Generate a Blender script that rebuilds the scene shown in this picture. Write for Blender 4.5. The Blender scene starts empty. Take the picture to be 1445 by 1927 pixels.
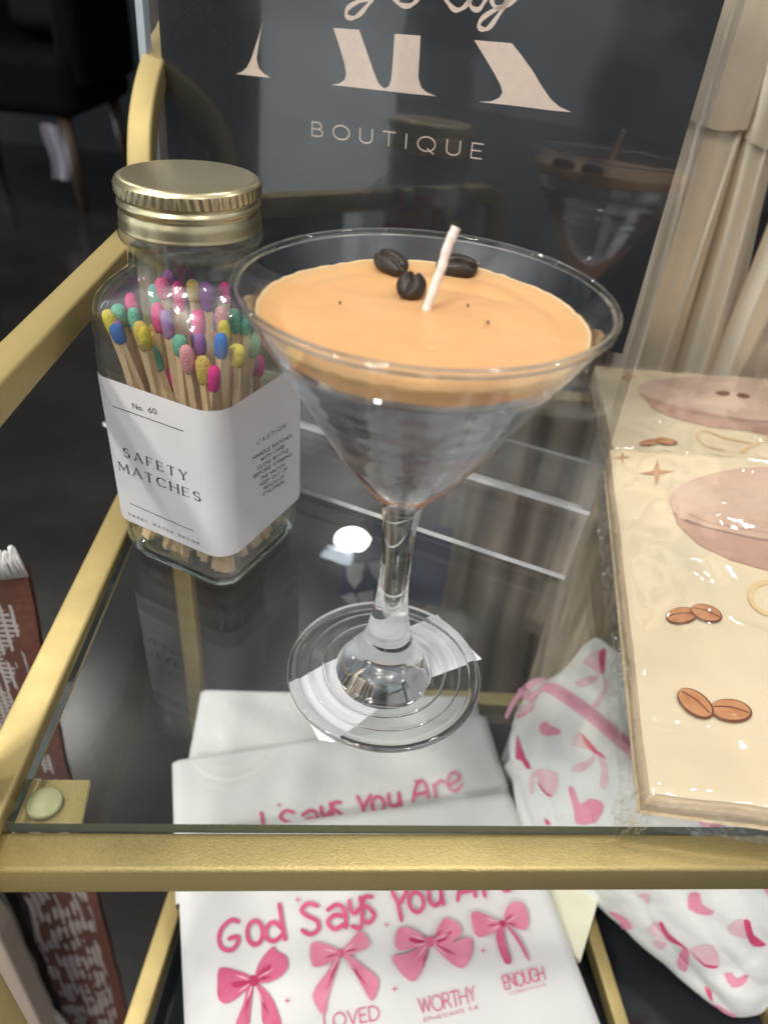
import bpy, bmesh, math, random
from mathutils import Vector, Matrix, noise
from mathutils.geometry import tessellate_polygon
random.seed(7)
SC = bpy.context.scene
COL = SC.collection

# ------------------------------------------------------------------ camera
IW, IH, FPX = 1445.0, 1927.0, 1391.93
PIT, ROL, CAMH = 0.63909914, 0.09236767, 0.22
_c, _s = math.cos(PIT), math.sin(PIT)
FW = Vector((0, _c, -_s)); _up = Vector((0, _s, _c)); _rt = Vector((1, 0, 0))
RT = math.cos(ROL)*_rt + math.sin(ROL)*_up
UP = -math.sin(ROL)*_rt + math.cos(ROL)*_up
EYE = Vector((0, 0, CAMH))
cd = bpy.data.cameras.new('camera'); cam = bpy.data.objects.new('camera', cd); COL.objects.link(cam)
cam.matrix_world = Matrix(((RT.x, UP.x, -FW.x, 0), (RT.y, UP.y, -FW.y, 0), (RT.z, UP.z, -FW.z, CAMH), (0, 0, 0, 1)))
cd.sensor_fit = 'VERTICAL'; cd.sensor_height = 36.0; cd.sensor_width = 27.0
cd.lens = FPX/IH*36.0
cd.clip_start = 0.01; cd.clip_end = 60
cd.dof.use_dof = True; cd.dof.focus_distance = 0.275; cd.dof.aperture_fstop = 9.5
SC.camera = cam

# ------------------------------------------------------------------ pixel -> place
def ray(x, y): return ((x-IW/2)*RT - (y-IH/2)*UP)/FPX + FW
def on_z(x, y, z=0.0):
    d = ray(x, y); return EYE + d*((z-CAMH)/d.z)
def on_plane(x, y, p, n):
    d = ray(x, y); return EYE + d*((p-EYE).dot(n)/d.dot(n))
def on_y(x, y, Y): return on_plane(x, y, Vector((0, Y, 0)), Vector((0, 1, 0)))

# ------------------------------------------------------------------ world (the dim shop all round)
W = bpy.data.worlds.new('World'); SC.world = W; W.use_nodes = True
def world_nodes():
    nt = W.node_tree; N = nt.nodes; L = nt.links
    for n in list(N): N.remove(n)
    out = N.new('ShaderNodeOutputWorld'); bg = N.new('ShaderNodeBackground'); L.new(bg.outputs[0], out.inputs[0])
    tc = N.new('ShaderNodeTexCoord'); sx = N.new('ShaderNodeSeparateXYZ'); L.new(tc.outputs['Generated'], sx.inputs[0])
    def math_(op, a, b=None, c=None):
        m = N.new('ShaderNodeMath'); m.operation = op
        for i, v in enumerate((a, b, c)):
            if v is None: continue
            if isinstance(v, (int, float)): m.inputs[i].default_value = v
            else: L.new(v, m.inputs[i])
        return m.outputs[0]
    ramp = N.new('ShaderNodeValToRGB'); L.new(math_('MULTIPLY_ADD', sx.outputs['Z'], .5, .5), ramp.inputs[0])
    cr = ramp.color_ramp
    cr.elements[0].position = 0; cr.elements[0].color = (.02, .02, .02, 1)
    cr.elements[1].position = 1; cr.elements[1].color = (.50, .50, .52, 1)
    for p, c in ((.36, (.03, .03, .032, 1)), (.42, (.24, .27, .30, 1)), (.52, (.34, .38, .42, 1)), (.66, (.30, .33, .37, 1)), (.70, (.42, .43, .45, 1))):
        e = cr.elements.new(p); e.color = c
    # azimuth behind the camera: clothes of whoever holds the phone, racks, curtains
    az = math_('ARCTAN2', sx.outputs['X'], math_('MULTIPLY', sx.outputs['Y'], -1.0))
    nz = N.new('ShaderNodeTexNoise'); nz.inputs['Scale'].default_value = 6.0; L.new(tc.outputs['Generated'], nz.inputs[0])
    azn = math_('ADD', az, math_('MULTIPLY_ADD', nz.outputs[0], .10, -.05))
    def band(a0, a1, w):
        mr = N.new('ShaderNodeMapRange'); mr.interpolation_type = 'SMOOTHSTEP'
        L.new(azn, mr.inputs[0]); mr.inputs[1].default_value = math.radians(a0-w); mr.inputs[2].default_value = math.radians(a0+w)
        m2 = N.new('ShaderNodeMapRange'); m2.interpolation_type = 'SMOOTHSTEP'
        L.new(azn, m2.inputs[0]); m2.inputs[1].default_value = math.radians(a1-w); m2.inputs[2].default_value = math.radians(a1+w)
        m2.inputs[3].default_value = 1; m2.inputs[4].default_value = 0
        return math_('MULTIPLY', mr.outputs[0], m2.outputs[0])
    low = N.new('ShaderNodeMapRange'); low.interpolation_type = 'SMOOTHSTEP'
    L.new(sx.outputs['Z'], low.inputs[0]); low.inputs[1].default_value = .62; low.inputs[2].default_value = .42
    pers = math_('MULTIPLY', math_('MAXIMUM', math_('MULTIPLY', band(-45, -38.5, .6), .75),
                 math_('MAXIMUM', math_('MULTIPLY', band(-31, 12, 1.2), .80), math_('MULTIPLY', band(-38.5, -31, .8), .2))), low.outputs[0])
    rack = math_('MULTIPLY', math_('MAXIMUM', band(-59, -53.5, .4), math_('MULTIPLY', band(-85, -66, 1.5), .8)),
                 math_('LESS_THAN', sx.outputs['Z'], -.015))
    rack2 = math_('MULTIPLY', band(-54, -49, .7), math_('LESS_THAN', sx.outputs['Z'], -.10))
    dark = math_('MAXIMUM', math_('MAXIMUM', pers, math_('MULTIPLY', rack, .85)), math_('MULTIPLY', rack2, .85))
    # the far end of the shop ahead is unlit
    front = N.new('ShaderNodeMapRange'); front.interpolation_type = 'SMOOTHSTEP'
    L.new(sx.outputs['Y'], front.inputs[0]); front.inputs[1].default_value = -.35; front.inputs[2].default_value = .35
    front.inputs[3].default_value = 1.0; front.inputs[4].default_value = .20
    k = math_('MULTIPLY', math_('SUBTRACT', 1.0, dark), front.outputs[0])
    mx = N.new('ShaderNodeMix'); mx.data_type = 'RGBA'; mx.blend_type = 'MULTIPLY'; mx.inputs[0].default_value = 1
    L.new(ramp.outputs[0], mx.inputs[6])
    cb = N.new('ShaderNodeCombineXYZ')
    for i in range(3): L.new(k, cb.inputs[i])
    L.new(cb.outputs[0], mx.inputs[7])
    # bright window-like patch added at the left for highlights on the jar
    dotn = N.new('ShaderNodeVectorMath'); dotn.operation = 'DOT_PRODUCT'; L.new(tc.outputs['Generated'], dotn.inputs[0]); dotn.inputs[1].default_value = Vector((-.95, -.20, .14)).normalized()
    win = N.new('ShaderNodeMapRange'); win.interpolation_type = 'SMOOTHSTEP'; L.new(dotn.outputs['Value'], win.inputs[0]); win.inputs[1].default_value = .968; win.inputs[2].default_value = .976
    bars = math_('GREATER_THAN', math_('ABSOLUTE', math_('SINE', math_('MULTIPLY', sx.outputs['Z'], 26))), .25)
    cw = N.new('ShaderNodeMix'); cw.data_type = 'RGBA'; L.new(math_('MULTIPLY', win.outputs[0], bars), cw.inputs[0]); L.new(mx.outputs[2], cw.inputs[6]); cw.inputs[7].default_value = (10, 11, 12.5, 1)
    L.new(cw.outputs[2], bg.inputs[0]); bg.inputs[1].default_value = WORLD_K
WORLD_K = 1.5
world_nodes()

# ------------------------------------------------------------------ ceiling lamps and added fill lights
def lamp(x, y, z, p, d=.17, col=(1, .955, .88)):
    l = bpy.data.lights.new('ceiling_or_fill_lamp', 'AREA'); l.shape = 'DISK'; l.size = d; l.energy = p; l.color = col
    o = bpy.data.objects.new('ceiling_or_fill_lamp', l); COL.objects.link(o); o.location = (x, y, z); return o
LK = 1.0
for (x, y, p) in ((-.15, 3.0, 12), (-1.9, 2.83, 12), (1.75, 2.9, 12), (-1.2, .9, 12), (.75, .75, 12), (-.5, -.55, 16),
                  (2.3, .6, 10), (-2.6, -.3, 12), (1.2, -1.6, 12), (-.9, -2.2, 12), (-1.45, -.55, 16), (-1.0, -1.15, 12)):  # last two added to brighten the side wall mirrored in the sign
    lamp(x, y, 2.2, p*LK)
_g = on_z(634, 1046); _d = _g-EYE; _d.z = -_d.z; _q = _g+_d*(2.35/_d.z)
lamp(_q.x, _q.y, 2.35, 1.0, .17, (.80, .90, 1))  # faint lamp added to make the second glint in the shelf glass
lo = lamp(-.75, -1.25, 1.15, 9, .16); lo.rotation_euler = (Vector((0, .25, .05))-Vector((-.75, -1.25, 1.15))).to_track_quat('-Z', 'Y').to_euler()   # low fill added behind the camera to brighten bowl and label
wall_fill = lamp(-.55, .15, 2.1, 34, .20)          # fill added to brighten the side wall mirrored in the sign
wall_fill.rotation_euler = (Vector((-1.9, -.75, .25))-Vector((-.55, .15, 2.1))).to_track_quat('-Z', 'Y').to_euler(); wall_fill.data.spread = math.radians(75)

SC.view_settings.view_transform = 'Standard'; SC.view_settings.look = 'None'
SC.view_settings.exposure = 0.12; SC.view_settings.gamma = 1.0; SC.view_settings.use_curve_mapping = False
cy = SC.cycles
cy.max_bounces = 20; cy.transmission_bounces = 16; cy.transparent_max_bounces = 48; cy.glossy_bounces = 8; cy.diffuse_bounces = 7
cy.caustics_refractive = True; cy.caustics_reflective = False; cy.blur_glossy = 0.6; cy.sample_clamp_indirect = 5.0
try:
    cy.use_denoising = True; cy.denoiser = 'OPENIMAGEDENOISE'
except Exception: pass

# ------------------------------------------------------------------ materials
def new_mat(name):
    m = bpy.data.materials.new(name); m.use_nodes = True
    nt = m.node_tree
    for n in list(nt.nodes): nt.nodes.remove(n)
    out = nt.nodes.new('ShaderNodeOutputMaterial')
    return m, nt, nt.nodes, nt.links, out
def pbr(name, col, rough=.5, metal=0.0, spec=.5, var=0.0, vscale=40, col2=None, bump=0.0, bscale=200, bdist=.001, sss=0, sheen=0, rvar=0, coat=0, coords='Object', stretch=None, sss_r=(.01, .006, .003)):
    m, nt, N, L, out = new_mat(name)
    b = N.new('ShaderNodeBsdfPrincipled'); L.new(b.outputs[0], out.inputs[0])
    b.inputs['Base Color'].default_value = (*col, 1); b.inputs['Roughness'].default_value = rough
    b.inputs['Metallic'].default_value = metal; b.inputs['Specular IOR Level'].default_value = spec
    if sss:
        b.inputs['Subsurface Weight'].default_value = sss; b.inputs['Subsurface Radius'].default_value = sss_r; b.inputs['Subsurface Scale'].default_value = 1.0
    if sheen: b.inputs['Sheen Weight'].default_value = sheen
    if coat: b.inputs['Coat Weight'].default_value = coat; b.inputs['Coat Roughness'].default_value = .08
    tc = N.new('ShaderNodeTexCoord'); vec = tc.outputs[coords]
    if stretch:
        mp = N.new('ShaderNodeMapping'); mp.inputs['Scale'].default_value = stretch; L.new(vec, mp.inputs[0]); vec = mp.outputs[0]
    if var or col2 or rvar:
        nz = N.new('ShaderNodeTexNoise'); nz.inputs['Scale'].default_value = vscale; nz.inputs['Detail'].default_value = 5; L.new(vec, nz.inputs[0])
        if var or col2:
            mx = N.new('ShaderNodeMix'); mx.data_type = 'RGBA'
            r = N.new('ShaderNodeMapRange'); r.inputs[1].default_value = .3; r.inputs[2].default_value = .7; L.new(nz.outputs[0], r.inputs[0]); L.new(r.outputs[0], mx.inputs[0])
            c2 = col2 if col2 else tuple(max(0, c*(1-var)) for c in col); c1 = col if col2 else tuple(min(1, c*(1+var)) for c in col)
            mx.inputs[6].default_value = (*c1, 1); mx.inputs[7].default_value = (*c2, 1); L.new(mx.outputs[2], b.inputs['Base Color'])
        if rvar:
            r = N.new('ShaderNodeMapRange'); L.new(nz.outputs[0], r.inputs[0]); r.inputs[1].default_value = .3; r.inputs[2].default_value = .7
            r.inputs[3].default_value = rough-rvar; r.inputs[4].default_value = rough+rvar; L.new(r.outputs[0], b.inputs['Roughness'])
    if bump:
        n2 = N.new('ShaderNodeTexNoise'); n2.inputs['Scale'].default_value = bscale; n2.inputs['Detail'].default_value = 3; L.new(vec, n2.inputs[0])
        bp = N.new('ShaderNodeBump'); bp.inputs['Strength'].default_value = bump; bp.inputs['Distance'].default_value = bdist
        L.new(n2.outputs[0], bp.inputs['Height']); L.new(bp.outputs[0], b.inputs['Normal'])
    return m
def thin_glass(name, tint=(.97, .985, .98), edge=None, rough=0.0, ior=1.5, bump=0, bscale=50, bdist=.001, smudge=0, gloss=1.0, haze=0, haze_col=(.8, .82, .85), haze_rough=.32):
    """a clear sheet: each face lets light straight through or mirrors it, by Fresnel"""
    m, nt, N, L, out = new_mat(name)
    tr = N.new('ShaderNodeBsdfTransparent'); tr.inputs[0].default_value = (*tint, 1)
    gl = N.new('ShaderNodeBsdfGlossy'); gl.inputs['Roughness'].default_value = rough; gl.inputs[0].default_value = (gloss, gloss, gloss, 1)
    geo = N.new('ShaderNodeNewGeometry')
    mi = N.new('ShaderNodeMix'); mi.data_type = 'FLOAT'; mi.inputs[2].default_value = ior; mi.inputs[3].default_value = 1/ior
    L.new(geo.outputs['Backfacing'], mi.inputs[0])
    fr = N.new('ShaderNodeFresnel'); L.new(mi.outputs[0], fr.inputs['IOR'])
    mx = N.new('ShaderNodeMixShader'); L.new(fr.outputs[0], mx.inputs[0]); L.new(tr.outputs[0], mx.inputs[1]); L.new(gl.outputs[0], mx.inputs[2])
    last = mx.outputs[0]
    if edge:
        lw = N.new('ShaderNodeLayerWeight'); lw.inputs[0].default_value = .25
        pw = N.new('ShaderNodeMath'); pw.operation = 'POWER'; pw.inputs[1].default_value = 2.2; L.new(lw.outputs['Facing'], pw.inputs[0])
        cm = N.new('ShaderNodeMix'); cm.data_type = 'RGBA'; cm.inputs[6].default_value = (*tint, 1); cm.inputs[7].default_value = (*edge, 1)
        L.new(pw.outputs[0], cm.inputs[0]); L.new(cm.outputs[2], tr.inputs[0])
    if bump:
        tc = N.new('ShaderNodeTexCoord'); nz = N.new('ShaderNodeTexNoise'); nz.inputs['Scale'].default_value = bscale; nz.inputs['Detail'].default_value = 3
        L.new(tc.outputs['Object'], nz.inputs[0]); bp = N.new('ShaderNodeBump'); bp.inputs['Strength'].default_value = bump; bp.inputs['Distance'].default_value = bdist
        L.new(nz.outputs[0], bp.inputs['Height']); L.new(bp.outputs[0], gl.inputs['Normal']); L.new(bp.outputs[0], fr.inputs['Normal'])
    if haze:
        # greasy film / dust in patches; on jar and acrylic a sheen imitating reflections
        tc = N.new('ShaderNodeTexCoord'); nz = N.new('ShaderNodeTexNoise'); nz.inputs['Scale'].default_value = 22; nz.inputs['Detail'].default_value = 6; nz.inputs['Distortion'].default_value = .8
        L.new(tc.outputs['Object'], nz.inputs[0])
        r = N.new('ShaderNodeMapRange'); r.inputs[1].default_value = .42; r.inputs[2].default_value = .72; r.inputs[3].default_value = haze*.25; r.inputs[4].default_value = haze; L.new(nz.outputs[0], r.inputs[0])
        g2 = N.new('ShaderNodeBsdfGlossy'); g2.inputs['Roughness'].default_value = haze_rough; g2.inputs[0].default_value = (*haze_col, 1)
        m3 = N.new('ShaderNodeMixShader'); L.new(r.outputs[0], m3.inputs[0]); L.new(last, m3.inputs[1]); L.new(g2.outputs[0], m3.inputs[2]); last = m3.outputs[0]
    L.new(last, out.inputs[0])
    return m
def solid_glass(name, col=(.99, 1, .995), ior=1.5, rough=0.0):
    m, nt, N, L, out = new_mat(name)
    g = N.new('ShaderNodeBsdfGlass'); g.inputs['Color'].default_value = (*col, 1); g.inputs['IOR'].default_value = ior; g.inputs['Roughness'].default_value = rough
    L.new(g.outputs[0], out.inputs[0]); return m
def two_tone(name, c1, c2, scale, lo=.45, hi=.55, rough=.8, stretch=None, bump=.2, bdist=.0005):
    m, nt, N, L, out = new_mat(name)
    b = N.new('ShaderNodeBsdfPrincipled'); L.new(b.outputs[0], out.inputs[0]); b.inputs['Roughness'].default_value = rough
    tc = N.new('ShaderNodeTexCoord'); vec = tc.outputs['Object']
    if stretch:
        mp = N.new('ShaderNodeMapping'); mp.inputs['Scale'].default_value = stretch; L.new(vec, mp.inputs[0]); vec = mp.outputs[0]
    nz = N.new('ShaderNodeTexNoise'); nz.inputs['Scale'].default_value = scale; nz.inputs['Detail'].default_value = 3; L.new(vec, nz.inputs[0])
    r = N.new('ShaderNodeMapRange'); r.inputs[1].default_value = lo; r.inputs[2].default_value = hi; L.new(nz.outputs[0], r.inputs[0])
    mx = N.new('ShaderNodeMix'); mx.data_type = 'RGBA'; mx.inputs[6].default_value = (*c1, 1); mx.inputs[7].default_value = (*c2, 1)
    L.new(r.outputs[0], mx.inputs[0]); L.new(mx.outputs[2], b.inputs['Base Color'])
    if bump:
        bp = N.new('ShaderNodeBump'); bp.inputs['Strength'].default_value = bump; bp.inputs['Distance'].default_value = bdist; L.new(nz.outputs[0], bp.inputs['Height']); L.new(bp.outputs[0], b.inputs['Normal'])
    return m

M = {}
M['gold'] = pbr('gold_paint', (.43, .335, .14), .52, .55, bump=.22, bscale=2600, bdist=.0004, var=.05, vscale=60, rvar=.05)
M['gold_flake'] = pbr('gold_flake', (.48, .38, .165), .42, .66, bump=.55, bscale=2300, bdist=.0005, var=.10, vscale=1500)
M['lid'] = pbr('lid_metal', (.64, .56, .35), .30, .95, var=.04, vscale=260, bump=.06, bscale=700, bdist=.0002)
M['pane'] = thin_glass('shelf_pane', (.955, .97, .965), rough=0.0, ior=1.52, haze=.010, haze_rough=.17)
M['pane_edge'] = pbr('pane_edge', (.035, .06, .055), .08, 0, .6)
M['acrylic'] = thin_glass('clear_acrylic', (.97, .97, .97), rough=0.0, ior=1.49, haze=.04)
M['acrylic_edge'] = pbr('acrylic_edge', (.88, .88, .90), .25, 0, .5, var=.25, vscale=90)
M['strip'] = pbr('acrylic_strip', (.46, .52, .56), .12, 0, .6, var=.12, vscale=30)
M['strip_clear'] = thin_glass('acrylic_strip_clear', (.95, .94, .93), rough=.02, ior=1.6, haze=.10)
M['card'] = pbr('printed_card', (.019, .0195, .021), .10, 0, .5, var=.3, vscale=900, stretch=(.5, .5, 5), bump=.05, bscale=900, bdist=.0002)
M['card_ink'] = pbr('blush_ink', (.78, .62, .51), .6, 0, .3, var=.05, vscale=400)
M['jar'] = thin_glass('jar_glass', (.975, .985, .98), edge=(.60, .68, .66), ior=1.5, bump=.25, bscale=40, bdist=.002, haze=.11, haze_col=(.95, .96, .97))
M['jar_base'] = solid_glass('jar_base_glass', (.97, .995, .985), 1.5)
M['bowl'] = thin_glass('bowl_glass', (.975, .98, .98), edge=(.66, .69, .70), ior=1.5, haze=.03)
M['glass'] = solid_glass('stem_glass')
M['rim'] = solid_glass('rim_glass')
M['wax'] = pbr('wax', (.85, .525, .265), .30, 0, .5, col2=(.82, .475, .215), vscale=30, bump=.55, bscale=60, bdist=.0018, sss=.5, sss_r=(.009, .005, .0018))
def add_translucent(m, col, k):
    nt = m.node_tree; N = nt.nodes; L = nt.links; out = [n for n in N if n.type == 'OUTPUT_MATERIAL'][0]; src = out.inputs[0].links[0].from_socket
    t = N.new('ShaderNodeBsdfTranslucent'); t.inputs[0].default_value = (*col, 1); mx = N.new('ShaderNodeMixShader'); mx.inputs[0].default_value = k
    L.new(src, mx.inputs[1]); L.new(t.outputs[0], mx.inputs[2]); L.new(mx.outputs[0], out.inputs[0])
add_translucent(M['wax'], (.97, .74, .46), .32)
M['wax_pale'] = pbr('wax_edge', (.90, .68, .40), .5, 0, .4, sss=.3, sss_r=(.005, .004, .002), var=.06, vscale=200)
add_translucent(M['wax_pale'], (.95, .74, .50), .35)
M['wick'] = pbr('wick', (.82, .74, .70), .75, var=.10, vscale=500, bump=.5, bscale=900, bdist=.0004)
M['bean'] = pbr('roasted_bean', (.022, .014, .010), .42, 0, .5, var=.35, vscale=180, bump=.35, bscale=420, bdist=.0006)
M['paper'] = pbr('label_paper', (.86, .85, .87), .62, 0, .35, var=.02, vscale=60, bump=.22, bscale=26, bdist=.0016)
add_translucent(M['paper'], (.78, .76, .74), .22)
M['ink'] = pbr('label_ink', (.055, .045, .06), .6)
M['sticker'] = pbr('sticker', (.88, .89, .92), .5, 0, .4, var=.05, vscale=90)
M['towel'] = pbr('towel_cotton', (.64, .64, .63), .9, 0, .2, var=.02, vscale=30, bump=.35, bscale=1400, bdist=.0004, sheen=.15)
M['pinkink'] = pbr('pink_print', (.52, .065, .16), .75, 0, .2, col2=(.62, .12, .24), vscale=120)
M['pinkbow'] = pbr('pink_bow_print', (.60, .155, .26), .75, 0, .2, col2=(.48, .075, .17), vscale=70)
M['pinkbow2'] = pbr('pink_bow_print_light', (.66, .25, .34), .75, 0, .2, col2=(.56, .15, .25), vscale=90)
M['pinkdark'] = pbr('pink_fold_print', (.42, .035, .11), .75, 0, .2, var=.2, vscale=90)
M['pinkwash'] = pbr('pink_bow_highlight', (.74, .40, .48), .75, 0, .2, var=.1, vscale=90)
M['pouch'] = pbr('pouch_cotton', (.80, .80, .78), .9, 0, .2, var=.03, vscale=40, bump=.4, bscale=220, bdist=.0012, sheen=.1)
M['zip'] = pbr('zip_tape', (.82, .38, .51), .65, bump=.5, bscale=900, bdist=.0005, var=.08, vscale=300)
M['p_pale'] = pbr('watercolour_pale_pink', (.80, .47, .54), .9, 0, .2, col2=(.80, .60, .62), vscale=120)
M['p_mid'] = pbr('watercolour_pink', (.80, .26, .38), .9, 0, .2, col2=(.80, .36, .46), vscale=130)
M['p_red'] = pbr('watercolour_crimson', (.66, .08, .19), .9, 0, .2, var=.15, vscale=130)
M['napkin'] = pbr('napkin_paper', (.69, .58, .385), .75, 0, .3, col2=(.65, .565, .41), vscale=24, bump=.12, bscale=60, bdist=.001)
M['napkin_side'] = pbr('napkin_side', (.93, .74, .51), .7, 0, .3, var=.06, vscale=60, stretch=(1, 1, 4))
M['w_shade'] = pbr('watercolour_grey', (.70, .62, .47), .8, 0, .3, col2=(.78, .67, .46), vscale=50)
M['w_mauve'] = pbr('watercolour_mauve', (.52, .36, .27), .75, 0, .3, col2=(.62, .46, .37), vscale=40)
M['w_mauve3'] = pbr('watercolour_mauve_light', (.60, .44, .345), .75, 0, .3, col2=(.55, .39, .30), vscale=35)
M['w_mauve2'] = pbr('watercolour_mauve_deep', (.40, .235, .18), .75, 0, .3, col2=(.50, .32, .26), vscale=50)
M['w_line'] = pbr('watercolour_line', (.24, .15, .12), .75, 0, .3, col2=(.36, .25, .21), vscale=70)
M['w_bean'] = pbr('watercolour_bean', (.42, .17, .07), .7, 0, .3, col2=(.55, .28, .14), vscale=180)
M['w_beand'] = pbr('watercolour_bean_dark', (.15, .06, .03), .7, 0, .3)
M['w_star'] = pbr('star_print', (.50, .29, .17), .7, 0, .3)
M['w_gold'] = pbr('ribbon_print', (.62, .43, .20), .7, 0, .3, col2=(.70, .55, .33), vscale=80)
M['film'] = thin_glass('cellophane', (.985, .98, .97), rough=.05, ior=1.62)
M['film_crumple'] = thin_glass('cellophane_crumple', (.985, .975, .955), rough=.05, ior=1.85)
M['gel_streaks'] = None
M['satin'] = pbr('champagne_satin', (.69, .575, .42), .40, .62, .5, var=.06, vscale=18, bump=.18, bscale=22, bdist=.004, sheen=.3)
M['satin_shaded'] = pbr('shaded_satin', (.22, .17, .12), .42, .5, .5, var=.08, vscale=18)  # champagne satin darkened in its colour for the shade below the shelf
M['floor'] = pbr('polished_concrete', (.012, .0115, .011), .21, 0, .5, col2=(.020, .018, .016), vscale=5, bump=.05, bscale=30, bdist=.003, rvar=.05)
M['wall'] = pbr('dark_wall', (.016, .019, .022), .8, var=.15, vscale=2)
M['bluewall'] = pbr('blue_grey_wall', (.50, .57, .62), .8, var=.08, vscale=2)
M['darkcloth'] = pbr('dark_upholstery', (.004, .004, .0055), .9, spec=.05, var=.2, vscale=12)
M['greycloth'] = pbr('grey_cushion', (.010, .0105, .013), .9, spec=.05)
M['wood'] = pbr('dark_wood', (.045, .025, .013), .45, var=.3, vscale=20, stretch=(8, 8, 1))
M['tag'] = pbr('pale_tag', (.16, .15, .17), .7)
M['smoke'] = pbr('smoked_shelf', (.022, .024, .028), .10, 0, .5, rvar=.04, vscale=20)
M['pad'] = pbr('rubber_pad', (.50, .48, .26), .35, 0, .5, sss=.3, sss_r=(.002, .002, .001))
def weave_mat(name, c1, c2):
    m, nt, N, L, out = new_mat(name); b = N.new('ShaderNodeBsdfPrincipled'); L.new(b.outputs[0], out.inputs[0]); b.inputs['Roughness'].default_value = .92
    tc = N.new('ShaderNodeTexCoord'); sx = N.new('ShaderNodeSeparateXYZ'); L.new(tc.outputs['Object'], sx.inputs[0]); nz_ = N.new('ShaderNodeTexNoise'); nz_.inputs['Scale'].default_value = 90; L.new(tc.outputs['Object'], nz_.inputs[0])
    def mt(op, a, c=None, d=None):
        q = N.new('ShaderNodeMath'); q.operation = op
        for k_, v in enumerate((a, c, d)):
            if v is None: continue
            if isinstance(v, (int, float)): q.inputs[k_].default_value = v
            else: L.new(v, q.inputs[k_])
        return q.outputs[0]
    jit = mt('MULTIPLY_ADD', nz_.outputs[0], 1.4, -.7)
    rows = mt('SINE', mt('ADD', mt('MULTIPLY', sx.outputs['Z'], 1500), jit)); colm = mt('SINE', mt('ADD', mt('MULTIPLY', sx.outputs['X'], 1100), jit))
    n2 = N.new('ShaderNodeTexNoise'); n2.inputs['Scale'].default_value = 48; n2.inputs['Detail'].default_value = 1
    mp = N.new('ShaderNodeMapping'); mp.inputs['Scale'].default_value = (1.6, 1, .9); L.new(tc.outputs['Object'], mp.inputs[0]); L.new(mp.outputs[0], n2.inputs[0])
    pick_ = mt('GREATER_THAN', n2.outputs[0], .52); n3 = mt('GREATER_THAN', n2.outputs[0], .44)
    w_ = mt('MAXIMUM', mt('MULTIPLY', mt('GREATER_THAN', rows, .0), pick_), mt('MULTIPLY', mt('GREATER_THAN', colm, .55), n3))
    mx = N.new('ShaderNodeMix'); mx.data_type = 'RGBA'; mx.inputs[6].default_value = (*c1, 1); mx.inputs[7].default_value = (*c2, 1); L.new(w_, mx.inputs[0]); L.new(mx.outputs[2], b.inputs['Base Color'])
    bp = N.new('ShaderNodeBump'); bp.inputs['Strength'].default_value = .6; bp.inputs['Distance'].default_value = .001; L.new(w_, bp.inputs['Height']); L.new(bp.outputs[0], b.inputs['Normal'])
    return m
M['weave'] = weave_mat('woven_rust', (.105, .042, .029), (.42, .38, .36))
M['weave2'] = pbr('woven_rust_plain', (.125, .042, .028), .9, var=.2, vscale=200, bump=.6, bscale=420, bdist=.001)
M['knit'] = two_tone('cream_knit', (.50, .43, .31), (.28, .22, .13), 110, .52, .66, .9, stretch=(2.5, 2.5, .9), bump=.9, bdist=.003)
M['fringe'] = pbr('white_fringe', (.74, .72, .71), .9, var=.1, vscale=300)
M['beige'] = pbr('beige_board', (.52, .42, .33), .6, var=.06, vscale=30)
M['black'] = pbr('gap_shade', (.012, .008, .007), .9)
M['cream'] = pbr('cream_paper', (.72, .71, .55), .8, var=.05, vscale=40)
M['navy'] = pbr('navy_cotton', (.010, .019, .055), .85, var=.2, vscale=60)
M['petal'] = pbr('pale_petal_print', (.30, .30, .31), .85)
M['wood_stick'] = pbr('match_wood', (.70, .49, .28), .65, 0, .3, col2=(.78, .58, .36), vscale=140, stretch=(1, 1, .12), sss=.1, sss_r=(.002, .001, .0005))
HEADS = {'yellow': (.80, .66, .09), 'blue': (.055, .19, .58), 'green': (.16, .47, .33), 'lilac': (.40, .21, .48), 'pink': (.80, .06, .26),
         'hot pink': (.86, .035, .30), 'purple': (.30, .11, .36), 'rose': (.83, .36, .38), 'mustard': (.66, .46, .12)}
for k, c in HEADS.items(): M['head_'+k] = pbr('match_head_'+k.replace(' ', '_'), c, .92, 0, .08, var=.12, vscale=500, bump=.9, bscale=1300, bdist=.0008)

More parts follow.
